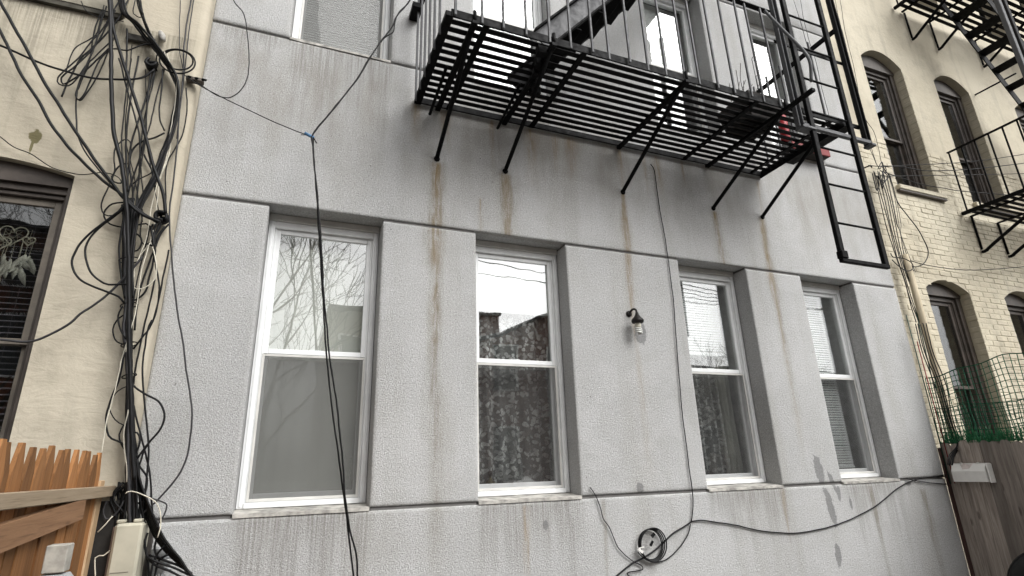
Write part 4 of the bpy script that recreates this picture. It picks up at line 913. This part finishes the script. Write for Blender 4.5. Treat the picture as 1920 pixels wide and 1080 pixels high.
# thick drops that come in from the pole lines
T([(203, -30), (206, 20), (208, 80), (209, 160), (213, 235), (219, 272), (226, 303), (233, 345), (238, 400), (241, 500), (242, 640), (246, 780), (252, 900)], -.27, .0115, 'thick straight black cable running down from the top edge, left of the bundle')
T([(206, -30), (213, 50), (226, 100), (245, 160), (263, 216), (275, 265), (293, 327), (306, 365), (311, 400)], -.26, .0095, 'thick black cable slanting from top edge to the knotted clamp')
T([(-25, -40), (0, 4), (41, 75), (85, 157), (123, 217), (148, 255), (176, 296), (205, 337), (235, 374), (268, 402), (300, 416)], -.25, .009, 'thick black cable slanting from the upper left photo corner to the bundle')
T([(-25, 10), (0, 57), (22, 101), (41, 142), (72, 187), (94, 230), (126, 273), (154, 302), (192, 338), (225, 362), (262, 396), (296, 418)], -.24, .0085, 'thick black cable slanting from the left photo edge above the brown window')
T([(-25, 76), (0, 85), (60, 112), (110, 130), (165, 145), (210, 149), (250, 149), (272, 144), (290, 130)], -.22, .0065, 'black cable crossing level from the left photo edge to the small clamp')
T([(-25, 240), (0, 256), (25, 275), (60, 290), (100, 315), (150, 327), (187, 324), (207, 326), (222, 333), (229, 343)], -.15, .003, 'thin black cable sagging along the top of the brown window')
T([(-25, 634), (0, 637), (50, 641), (88, 630), (130, 607), (150, 589), (179, 570), (203, 551), (230, 524), (254, 498), (268, 481)], -.22, .0062, 'dark cable rising from the left edge across the brown window', mat='cableg')
# loops at the top left
LT = 'black cable loop hanging from the bundle at the upper left'
T([(222, 5), (190, 55), (172, 75), (150, 105), (125, 128), (109, 145), (111, 157), (127, 160), (142, 150), (166, 118), (212, 72)], -.20, .0042, LT)
T([(216, 20), (178, 85), (148, 118), (120, 140), (115, 148), (118, 157), (130, 152), (165, 128), (211, 84)], -.19, .0048, LT)
T([(200, 12), (188, 45), (176, 92), (158, 132), (146, 160), (141, 178), (145, 187), (154, 181), (170, 150), (188, 112), (211, 92), (240, 94), (268, 84), (287, 83), (300, 94), (318, 120)], -.20, .0045, LT)
T([(196, 10), (182, 60), (166, 74), (140, 92), (128, 120), (124, 135)], -.18, .0035, LT)
T([(152, 2), (162, 20), (180, 30), (205, 34), (232, 40)], -.20, .003, LT)
T([(158, 128), (146, 165), (142, 200), (143, 235), (147, 258), (160, 285), (180, 312), (205, 342)], -.19, .0045, LT)
T([(240, 0), (222, 35), (200, 62), (172, 90), (150, 112), (132, 145), (116, 182)], -.18, .005, LT)
# slanting bundle from the top to the corner
SL = 'black cable of the slanting bundle over the bracket plate'
for k in range(7):
    o_ = -9+3.2*k; T([(214+k*3, -25), (232+o_*.5, 22), (255+o_*.7, 44), (274+o_*.7, 68), (293+o_*.7, 92), (311+o_*.6, 117), (326+o_*.5, 140), (333+o_*.3, 172), (328+o_*.4, 215), (318+o_*.5, 255), (306+o_*.5, 290), (293+o_*.5, 325), (278+o_*.5, 355), (262+o_*.6, 385), (250+o_*.6, 415), (246+o_*.5, 470), (244+o_*.4, 560)], -.16-.011*k, rng.choice((.0045, .006, .007)), SL, jit=1.8, mat='cableg' if k in (2, 5) else 'cable')
for k in range(5):
    o_ = -6+3*k; T([(252+k*3, -25), (263+o_*.4, 12), (272+o_*.5, 42), (285+o_*.5, 74), (300+o_*.5, 98), (316+o_*.4, 126), (330+o_*.2, 150), (335, 190), (326+o_*.4, 240)], -.15-.01*k, .0045, SL, jit=1.5)
T([(258, -20), (250, 20), (254, 28), (262, 33), (270, 28), (258, 8)], -.2, .003, SL)
for k in range(1):      # slack loops fanning out left of the thick drops
    bx, by = rng.uniform(108, 150), rng.uniform(120, 185); tx = rng.uniform(196, 246); u = rng.uniform(12, 26)
    T([(tx, rng.uniform(-12, 20)), (tx-30+rng.uniform(-8, 8), 45+rng.uniform(-8, 10)), ((bx+tx)/2-6, (by+20)/2+14), (bx+6, by-24), (bx-2, by-6), (bx+6, by+5), (bx+u, by-8), ((bx+tx)/2+u*.6, (by+40)/2+26), (tx+4, 62+rng.uniform(-10, 25))], -.15-.008*k, rng.choice((.003, .0036, .0042)), LT, jit=2.5)
for k in range(5):     # slack between bracket and bundle
    x0 = rng.uniform(222, 335); x1 = rng.uniform(226, 300); bul = rng.uniform(-34, 26); y0 = rng.uniform(60, 150); y1 = rng.uniform(330, 430)
    T([(x0, y0), (x0*.8+x1*.2+bul*.5, y0*.75+y1*.25), ((x0+x1)/2+bul, (y0+y1)/2), (x0*.2+x1*.8+bul*.6, y0*.25+y1*.75), (x1, y1)], -.14-.008*k, rng.choice((.003, .004, .005)), TL, jit=3)
for k in range(3):      # small loops escaping from the main bundle
    yy = 430+k*150+rng.uniform(-15, 15); sd_ = rng.choice((-1, 1)); w_ = rng.uniform(14, 34); hh = rng.uniform(30, 80)
    T([(240, yy), (240+sd_*w_*.6, yy+hh*.15), (240+sd_*w_, yy+hh*.5), (240+sd_*w_*.7, yy+hh*.85), (242, yy+hh)], -.17-.006*k, rng.choice((.003, .004, .0048)), TL, jit=2)
# coil at the corner
cc = onY(334, 110, -.20)
for k in range(2):
    ph = k*1.1; m = MB(); r_ = .082+.014*k
    m.tube(smooth_path([(cc[0]+r_*math.cos(q+ph)*(1.0+.04*k), -.19-.012*k+.006*math.sin(q), cc[2]+r_*.98*math.sin(q+ph)-.022*k) for q in [2*math.pi*j/14 for j in range(14)]], .012, True), .0052, 7)
    m.build('cable_coil', 'cable', None, True, label='coiled black cable loop hanging at the upper corner of the cream house', cat='cable', group='coil turns at the cream house corner')
# thin verticals at the right of the cream house
T([(339, -25), (336, 50), (337, 95), (343, 130), (341, 170)], -.15, .0028, 'thin dark cable dropping from the top edge, leftmost of three beside the grey house', mat='cableg')
T([(368, -25), (357, 40), (350, 95), (346, 140), (338, 200), (332, 260)], -.15, .0036, 'thin grey cable dropping from the top edge, nearest to the grey house', mat='cableg')
T([(363, -25), (351, 40), (345, 85), (344, 130), (340, 180), (333, 255), (327, 330), (318, 395), (320, 459), (326, 524), (333, 585), (343, 640), (355, 731), (360, 772), (358, 812), (350, 855), (338, 884), (320, 911), (295, 938), (266, 964)], -.16, .0048, 'long dark cable bowing out over the grey wall beside the cream house', mat='cableg')
T([(349, 165), (351, 203), (344, 247), (329, 276), (315, 302), (311, 329), (311, 396)], -.15, .0042, TL)
# verticals between bracket and bundle
for pts in ([(247, 110), (240, 155), (231, 225), (228, 266), (231, 300), (236, 345), (240, 400)], [(260, 105), (250, 160), (237, 247), (236, 300), (240, 360)], [(290, 132), (281, 160), (264, 213), (249, 261), (243, 300), (246, 340), (249, 360), (246, 410)],
            [(307, 130), (299, 160), (286, 215), (276, 256), (264, 314), (250, 360), (244, 410)], [(306, 130), (302, 165), (298, 218), (308, 246)], [(308, 249), (289, 259), (269, 265), (251, 278), (244, 300), (240, 330)], [(238, 55), (238, 110), (237, 150)],
            [(246, 280), (243, 264), (233, 262), (217, 276), (213, 295), (215, 316), (210, 336), (193, 372), (189, 389), (196, 402), (211, 403), (227, 391), (240, 370)],
            [(238, 378), (211, 381), (198, 394), (196, 406), (206, 420), (235, 427), (254, 423), (273, 418), (281, 425)], [(240, 305), (226, 308), (217, 318), (212, 330)], [(209, 330), (213, 341), (226, 343), (232, 338)], [(270, 290), (285, 320), (292, 350)],
            [(250, 345), (262, 335), (282, 325), (292, 315)], [(229, 384), (232, 410), (226, 440), (224, 470), (227, 520), (234, 560)], [(262, 385), (268, 400), (262, 440), (270, 459), (282, 455)], [(281, 425), (275, 460), (262, 500), (254, 540), (247, 600)],
            [(316, 420), (300, 440), (288, 470), (270, 520), (258, 560), (252, 620)], [(309, 425), (290, 455), (292, 470), (280, 520), (272, 545), (258, 560), (238, 567)]):
    T(pts, -.15-.006*rng.randint(0, 8), rng.choice((.004, .0048, .0055)), TL, jit=.8)
for k in range(5):
    T([(306-4*k, 408+3*k), (297-3*k, 428), (288, 445+4*k), (284-2*k, 458)], -.17-.012*k, .006, TL, jit=2)
BL = 'black cable in a wide loop bulging left of the main bundle'
T([(240, 372), (231, 390), (196, 416), (160, 447), (140, 476), (136, 500), (148, 522), (172, 536), (203, 548), (222, 556), (232, 568)], -.23, .0058, BL)
T([(240, 378), (230, 392), (191, 423), (166, 450), (160, 476), (170, 510), (196, 532), (220, 534), (245, 533)], -.22, .0056, BL)
T([(230, 573), (220, 592), (225, 616), (236, 636)], -.20, .0045, BL)
T([(232, 660), (224, 709), (207, 753), (199, 784), (204, 816), (224, 828), (233, 834)], -.20, .005, BL)
T([(232, 798), (224, 815), (226, 830), (232, 842)], -.19, .004, BL)
T([(244, 700), (249, 722), (271, 738), (296, 753), (308, 776), (302, 802), (280, 829), (258, 858), (246, 880)], -.17, .0055, 'black cable in a loop bulging right of the main bundle over grey wall')
T([(250, 812), (258, 812), (263, 825), (258, 845), (250, 862)], -.18, .0045, TL)
# main bundle
for k in range(16):
    o_ = (k % 8)-3.5; yy = -.15-.012*(k//8)-.007*(k % 5); sw = rng.uniform(-3, 3)
    T([(243+o_*3.0+rng.uniform(-6, 6), 372), (240+o_*2.6, 420), (238+o_*2.1+sw, 470), (239+o_*2.0, 520), (241+o_*1.6, 566), (240+o_*2.1-sw, 620), (241+o_*1.7, 660), (242+o_*1.2, 704), (243+o_*1.5+sw*.6, 760), (245+o_*2.2, 820), (247+o_*2.8, 870), (248+o_*3.4+sw, 930), (250+o_*4+rng.uniform(-8, 8), 985)],
      yy, rng.choice((.0055, .0065, .0075)), TL, jit=1.2, mat='cableg' if k in (3, 9, 12) else 'cable')
for (py, w_) in ((486, 11), (571, 9), (704, 7), (645, 8)):
    c = onY(241, py, -.19); m = MB(); m.tube([(c[0]+w_/270.*1.15*math.cos(q), -.175+.05*math.sin(q), c[2]+.012*math.cos(q)) for q in [2*math.pi*j/20 for j in range(21)]], .0035, 5)
    m.build('cable_tie', 'cable', None, True, label='black tie strapped round the main cable bundle on the cream house', cat='cable tie', group='ties on the main cable bundle')
# cables by the corner, lower half
for pts in ([(317, 469), (307, 515), (297, 563), (283, 609), (264, 634), (250, 655)], [(288, 476), (297, 524), (297, 560), (290, 595), (275, 622)], [(290, 524), (279, 572), (268, 625), (256, 680), (250, 720)], [(285, 600), (277, 620), (269, 676), (269, 731), (276, 798), (279, 858), (272, 920), (268, 950)],
            [(250, 760), (262, 810), (274, 852), (283, 900), (285, 950), (288, 975)], [(280, 829), (268, 850), (252, 900)], [(252, 850), (262, 872), (276, 898), (270, 930), (260, 945)]):
    T(pts, -.15-.004*rng.randint(0, 6), .0048, TL, jit=.6)
LB = 'black cable fanning out from the bundle towards the foot of the grey wall'
for k in range(6):
    o_ = k-2.5; T([(246+k*2, 860), (258+o_, 895), (268+o_*2.2, 930), (285+o_*3, 978), (302+o_*3.4, 1013), (329+o_*3, 1046), (356, 1075), (372, 1095)], -.13-.012*k, rng.choice((.006, .007, .0055)), LB, jit=1.2)
for pts in ([(276, 1045), (300, 1055), (330, 1066), (358, 1078), (400, 1092)], [(280, 1040), (305, 1048), (335, 1060), (360, 1076)], [(270, 1010), (274, 1040), (290, 1058), (320, 1072), (345, 1085)], [(310, 1020), (296, 1036), (285, 1060), (280, 1085)], [(318, 1040), (300, 1050), (292, 1075), (290, 1090)],
            [(296, 1000), (290, 1030), (300, 1045), (318, 1035)], [(277, 1000), (272, 1020), (276, 1050), (282, 1090)]):
    T(pts, -.13-.01*rng.randint(0, 4), .0055, LB, jit=1)
GL_ = 'black cable hanging in the gap between cedar fence and beige box'
for k in range(9):
    x = 196+rng.uniform(0, 40); T([(225+rng.uniform(-5, 18), 905), (215+rng.uniform(-10, 18), 935), (x, 970), (x-8+rng.uniform(-8, 8), 1020), (x-10, 1085)], -.10-.008*k, .0055, GL_, jit=2)
T([(233, 938), (222, 958), (207, 972), (197, 972), (194, 955), (200, 940)], -.17, .004, GL_, mat='cableg')
# white cables
WL = 'white cable running through the black bundle on the cream house'
T([(309, 97), (312, 112), (322, 132), (332, 152), (331, 172), (327, 200), (318, 258), (311, 300), (298, 335), (286, 380), (279, 420), (272, 455), (258, 490), (248, 515), (244, 526)], -.20, .0026, WL, mat='cablew')
T([(313, 100), (325, 134), (336, 156), (335, 180), (329, 215), (321, 262), (313, 302), (301, 335), (294, 380), (288, 433), (278, 459), (262, 480), (253, 500), (250, 525)], -.195, .0026, WL, mat='cablew')
T([(252, 500), (245, 522), (249, 538), (266, 541), (290, 524), (294, 500), (288, 470), (282, 452), (288, 432)], -.21, .0026, 'white cable making a hanging loop beside the main bundle', mat='cablew')
T([(281, 455), (266, 505), (260, 546), (254, 585), (243, 625), (231, 664), (220, 716), (205, 768), (198, 800), (193, 835), (191, 856)], -.235, .0024, 'thin white cable crossing the bundle and dropping to the cedar fence', mat='cablew')
T([(240, 585), (243, 610), (240, 630), (236, 660)], -.27, .003, WL, mat='cablew'); T([(241, 768), (233, 807), (233, 831), (238, 873), (237, 904)], -.225, .003, 'white cable end showing low on the main black bundle', mat='cablew')
T([(236, 926), (242, 922), (256, 923), (280, 933), (296, 947), (301, 969), (300, 990), (295, 1008)], -.25, .0028, 'white cable arching over the beige utility box', mat='cablew')
T([(262, 925), (285, 935), (306, 942), (313, 948), (308, 965), (294, 988)], -.24, .0036, 'brown cable bent to a point above the splitter', mat='cableg')
T([(212, 968), (198, 984), (184, 998)], -.2, .0028, 'thin white wire above the post end of the cedar fence', mat='cablew'); T([(206, 1032), (194, 1042), (178, 1046), (178, 1085)], -.2, .0028, 'thin white wire beside the lower half of the beige box', mat='cablew')

# double drop cable in front of the wall
DC = 'cables of the double drop before the leftmost window'
cable([(775, -25), (768, 2), (748, 24), (740, 45), (737, 60), (720, 72), (694, 108), (674, 142), (635, 192), (592, 245), (587, 262), (592, 340), (598, 440), (604, 540), (610, 640), (622, 760), (634, 850), (646, 940), (655, 1010), (664, 1090)], -.25, .0052, 'black drop cable hanging before the leftmost window, left strand', group=DC)
cable([(776, -25), (766, 4), (744, 30), (734, 52), (716, 75), (690, 113), (670, 147), (630, 199), (588, 250), (586, 275), (594, 350), (602, 450), (607, 545), (616, 650), (631, 760), (641, 850), (648, 930), (657, 1000), (668, 1040), (671, 1090)], -.262, .0052, 'black drop cable hanging before the leftmost window, right strand', group=DC)
cable([(345, 140), (372, 158), (420, 184), (500, 222), (560, 247), (586, 256)], -.25, .0032, 'thin guy wire from the cream house corner to the blue tie')
cable([(428, -25), (440, 4), (456, 25), (463, 62), (467, 120), (458, 160), (435, 182), (410, 180), (385, 165), (358, 147)], -.16, .0036, 'thin black cable swinging in an arc over the top left of the grey wall')
c = onY(580, 254, -.255); t = thing('cable_knot', c, 'blue taped knot tying the drop cables to the guy wire', 'cable tie')
m = MB(); m.tube([(c[0]-.03, c[1], c[2]+.012), (c[0]+.03, c[1], c[2]-.012)], .011, 8); m.build('tape', 'blue', t, True)
m = MB(); m.tube(smooth_path([(c[0]+.02, c[1], c[2]), (c[0]+.035, c[1]-.01, c[2]-.03), (c[0]+.05, c[1], c[2]-.05)], .01), .004, 6); m.tube([(c[0]-.02, c[1], c[2]), (c[0]-.05, c[1]-.01, c[2]-.012)], .003, 5); m.build('loose_end', 'cable', t, True)

# cables on the grey wall at the right
W = lambda pts, r, lab, **k: cable(pts, -.014, r, lab, **k)
W([(1220, 308), (1227, 320), (1233, 365), (1240, 410), (1248, 452), (1256, 510), (1263, 570), (1268, 640), (1273, 700), (1279, 770), (1286, 830), (1294, 890), (1299, 940), (1298, 965), (1296, 978)], .0042, 'black cable dropping down the grey wall between second and third windows')
W([(1296, 978), (1315, 976), (1340, 979), (1380, 985), (1420, 994), (1460, 999), (1500, 999), (1540, 992), (1580, 980), (1620, 962), (1650, 943), (1680, 918), (1705, 903), (1735, 896), (1772, 893)], .0052, 'black cable sagging along the lower grey wall to the white box')
W([(1700, 897), (1720, 902), (1750, 906), (1780, 908)], .0045, 'short black cable below the white box lead')
W([(1715, 899), (1740, 895), (1775, 890), (1787, 885)], .005, 'short black cable at the wall anchor by the white box')
W([(1296, 978), (1280, 989), (1262, 1000), (1245, 1016), (1225, 1034), (1206, 1046), (1186, 1056), (1165, 1072), (1145, 1092)], .0062, 'black cable slanting from the junction past the coil to the photo foot')
W([(1294, 982), (1290, 1000), (1278, 1022), (1262, 1040), (1246, 1051), (1228, 1054), (1212, 1050), (1202, 1042), (1196, 1035)], .0042, 'thin black cable curving under the wall coil')
c = onY(1221, 1021, -.03)
for k in range(4):
    r_ = .098+.004*k; m = MB(); m.tube(smooth_path([(c[0]+r_*1.0*math.cos(q)+.004*k, -.018-.009*k+.004*math.sin(q+k), c[2]+r_*math.sin(q)) for q in [2*math.pi*j/16 for j in range(16)]], .012, True), .0046, 7)
    m.build('cable_coil', 'cable', None, True, label='round black cable coil on the lower grey wall', cat='cable', group='coil turns on the lower grey wall')
W([(1107, 914), (1113, 922), (1121, 938), (1127, 955), (1131, 972), (1142, 988), (1152, 1012), (1158, 1025), (1168, 1036), (1180, 1047), (1190, 1054), (1198, 1058)], .0036, 'thin scuffed cable from a wall hole down to the coil', mat='cableg')
W([(1197, 1057), (1204, 1062), (1205, 1068), (1190, 1071), (1178, 1073), (1176, 1078), (1190, 1084), (1205, 1086)], .004, 'curly black cable end below the wall coil')
c = onY(1200, 1034, -.05); t = thing('cable_tie', c, 'white tie on the wall coil with a loose tail', 'cable tie')
m = MB(); m.bar((c[0]-.015, -.055, c[2]+.02), (c[0]+.02, -.055, c[2]-.008), .004, .018); m.bar((c[0]-.012, -.058, c[2]+.02), (c[0]+.035, -.052, c[2]+.028), .003, .007); m.build('strap', 'boxwhite', t)
c = onY(1224, 1003, -.05); m = MB(); m.bar((c[0]-.012, -.05, c[2]-.012), (c[0]+.012, -.055, c[2]+.01), .01, .02); m.bar((c[0]-.03, -.05, c[2]-.07), (c[0]-.005, -.05, c[2]-.04), .008, .016); m.build('cable_tag', 'cable', None, label='small black cable tag inside the wall coil', cat='tag')

# cables on the brick house
RC = 'cables on the cream brick house'
B = lambda pts, r, lab, Y=.0, **k: cable(pts, Y, r, lab, group=RC, **k)
B([(1628, 310), (1660, 312), (1710, 309), (1760, 307), (1810, 304), (1870, 297), (1945, 285)], .005, 'black cable stretching right from the hook, topmost of four', Y=-.05)
B([(1655, 311), (1690, 313), (1735, 320), (1790, 319), (1835, 316), (1945, 303)], .0058, 'black cable stretching right from the hook, second of four', Y=-.05)
B([(1640, 329), (1675, 330), (1760, 329), (1860, 327), (1945, 325)], .0048, 'black cable stretching right from the hook, third of four', Y=-.05)
B([(1650, 320), (1670, 327), (1695, 335), (1725, 345), (1770, 353), (1810, 359), (1885, 365), (1945, 368)], .0052, 'black cable stretching right from the hook, lowest of four', Y=-.05)
B([(1690, 480), (1705, 488), (1725, 494), (1760, 501), (1810, 506), (1860, 505), (1945, 498)], .0046, 'single black cable crossing the brick wall above the lower windows', Y=-.02)
B([(1666, 325), (1674, 350), (1684, 380), (1700, 402), (1720, 428), (1733, 452), (1740, 470), (1738, 486), (1728, 497), (1714, 500), (1702, 494), (1692, 482)], .0055, 'black cable in a wide hanging loop on the brick wall', Y=-.02)
for k in range(5): B([(1637+k*4, 322), (1648+k*5, 372), (1664+k*4, 430), (1678+k*3, 475), (1692+k*3, 520), (1703+k*4, 560), (1718+k*4, 606)], .0046, 'black cable running down the brick wall corner towards the pole', Y=-.03-.006*k, jit=1.5)
for k in range(4): B([(1662+k*3, 330), (1672+k*3, 380), (1682+k*2, 420), (1688, 435), (1692+k*3, 470), (1704+k*4, 510)], .003, 'thin wire beside the wooden pole on the brick wall', Y=-.02, jit=1.5, mat='cableg' if k % 2 else 'cable')
for k in range(5): B([(1716+k*5, 606), (1730+k*5, 660), (1752+k*5, 720), (1772+k*3, 780), (1788+k*2, 822), (1797-k, 838), (1790-k*3, 856), (1786-k*2, 872)], .005, 'black cable running down the wooden pole to the white box', Y=-.15-.006*k, jit=1.2)
for k in range(4): B([(1645+k*5, 318-k*2), (1652+k*3, 305+k*5), (1660-k*2, 318+k*3), (1668-k*5, 330), (1655, 340+k*4), (1643+k*2, 330)], .005, 'black cable knotted at the hook on the brick wall', Y=-.04-.008*k, jit=1.5)
B([(1636, 325), (1640, 345), (1644, 357), (1648, 350), (1646, 335)], .006, 'thick black cable tail hanging from the hook', Y=-.03)
B([(1670, 475), (1674, 482), (1692, 484), (1708, 492), (1712, 503), (1700, 508), (1684, 498), (1672, 487)], .005, 'black cable looped round the top of the wooden pole', Y=-.11)
for k, pts in enumerate(([(1562, -25), (1572, 30), (1590, 100), (1606, 165), (1622, 225), (1635, 280), (1645, 312)], [(1572, -25), (1585, 60), (1602, 130), (1612, 190), (1618, 240), (1640, 300), (1650, 318)], [(1600, 160), (1622, 220), (1640, 250), (1652, 300), (1658, 320)])):
    B(pts, .003, 'thin wire dropping along the brick house corner to the hook', Y=-.03)
for k, pts in enumerate(([(1497, -20), (1510, 50), (1528, 110), (1540, 160), (1556, 225)], [(1488, 0), (1504, 50), (1520, 110), (1532, 150)])): cable(pts, -.03, .003, 'thin wire on the grey wall behind the drop ladder', group='wires behind the drop ladder', mat='cableg')
c = onY(1628, 312, -.05); m = MB(); m.tube(smooth_path([(c[0]-.02, .05, c[2]), (c[0]-.01, -.03, c[2]), (c[0]+.02, -.06, c[2]+.005), (c[0]+.06, -.05, c[2])], .01), .008, 6); m.build('wall_hook', 'iron', None, True, label='iron hook gathering the cables on the brick wall', cat='hook')

# ------------------------------------------------------------------ across the yard (seen mirrored in the panes): houses, bare trees, overhead lines
def far_house(name, x0, x1, zt, y, mat, label, gable=None, rows=((1.2, 2.9), (4.2, 5.8)), n=4, chimney=None):
    h = thing(name, ((x0+x1)/2, y, 0), label, 'house', 'houses across the yard')
    top = [(x0, zt), (x1, zt)] if gable is None else gable
    m = MB(); m.prism([(x0, 0)] + top + [(x1, 0)], y-7, y); m.build('wall', mat, h)
    m = MB()
    for (p, q) in zip(top[:-1], top[1:]): m.bar((p[0]-.05, y-3.4, p[1]+.05), (q[0]+.05, y-3.4, q[1]+.05), 7.6, .1)
    m.build('roof', 'roof', h)
    for (a, b) in rows:
        for k in range(n):
            xc = x0+(x1-x0)*(k+.5)/n
            w = MB().cbox(xc-.5, xc+.5, y-.02, y+.05, a-.06, b+.06).build('window', 'white', h); MB().box(xc-.42, xc+.42, y+.045, y+.06, a, b).build('pane', 'darkglass', w)
    if chimney:
        cx0, cx1, cz = chimney; MB().cbox(cx0, cx1, y-1.2, y+.05, 0, cz).build('chimney', 'brickred', h); MB().cbox(cx0-.06, cx1+.06, y-1.26, y+.11, cz, cz+.12).build('chimney_cap', 'sill', h)
far_house('row_house', -14, -4.4, 8.15, -14.0, 'brickred', 'tall red brick house across the yard mirrored in the brown window', n=6, rows=((1.2, 2.9), (4.2, 5.8), (6.6, 7.6)))
far_house('row_house', 1.0, 5.9, 6.66, -14, 'pale', 'pale flat roofed house across the yard mirrored in the leftmost window', n=3)
far_house('row_house', 6.0, 14.5, 6.4, -14, 'brickred', 'red brick house with chimney mirrored in the lace curtained window', gable=[(6.0, 5.9), (6.9, 6.15), (10.0, 7.6), (14.5, 6.2)], chimney=(6.15, 6.85, 6.85))
far_house('row_house', 14.6, 26, 5.2, -14, 'pale', 'low pale house across the yard mirrored in the third window', n=5, rows=((1.2, 2.9),))
def bare_tree(x, y, h, seed, label, spread=.62):
    r_ = random.Random(seed); t = thing('bare_tree', (x, y, 0), label, 'tree', 'bare trees across the yard')
    trunk, limbs, twigs = MB(), MB(), MB()
    def grow(p, d, ln, rad, lev):
        pts = [p]; k = 5
        for i in range(k):
            d = (d + Vector((r_.uniform(-1, 1), r_.uniform(-1, 1), r_.uniform(-.35, .8)))*.16).normalized(); p = p+d*(ln/k); pts.append(p)
        rs = [rad*(1-.45*i/k) for i in range(k+1)]
        (trunk if lev == 0 else limbs if lev < 3 else twigs).tube(pts, rs, 7 if lev < 2 else 4 if lev < 4 else 3, False)
        if lev >= 6: return
        for c in range(3 if lev < 4 else 2):
            i = r_.randint(2, k); ax = d.orthogonal().normalized(); ax.rotate(Matrix.Rotation(r_.uniform(0, 6.28), 3, d))
            nd = (d+ax*r_.uniform(.5, 1.0)*spread*1.3).normalized(); grow(pts[i], nd, ln*r_.uniform(.6, .82), max(.007, rs[i]*.62), lev+1)
        grow(pts[-1], d, ln*.72, rs[-1]*.85, lev+1)
    grow(Vector((x, y, -.1)), Vector((.05, 0, 1)), h*.30, h*.016, 0)
    trunk.build('trunk', 'bark', t, True); limbs.build('limbs', 'bark', t, True); twigs.build('crown', 'bark', t, True)
bare_tree(-.5, -9.5, 11.5, 3, 'bare tree across the yard mirrored in the leftmost window')
bare_tree(15.5, -11, 8.0, 5, 'bare tree across the yard mirrored in the third window')
bare_tree(-6.5, -11, 11.0, 9, 'bare tree across the yard mirrored in the brown window')
for k in range(5):
    z = 6.6+.35*k; p, q = (4, -9.5, z+.2), (26, -12, z+1.6-.5*k); m = MB(); n_ = 24
    m.tube([(p[0]+(q[0]-p[0])*i/n_, p[1]+(q[1]-p[1])*i/n_, p[2]+(q[2]-p[2])*i/n_-.5*math.sin(math.pi*i/n_)) for i in range(n_+1)], .014, 5)
    m.build('overhead_line', 'cable', None, True, label='black overhead line across the yard mirrored in the right windows', cat='overhead line', group='overhead lines across the yard')
for x, y in ((4, -9.5), (26, -12)):
    m = MB(); m.tube([(x, y, 0), (x, y, 9.2)], [.13, .10], 10); m.build('utility_pole', 'polewood', None, True, label='wooden utility pole across the yard, %s one' % ('nearer' if x < 10 else 'farther'), cat='pole', group='utility poles across the yard')
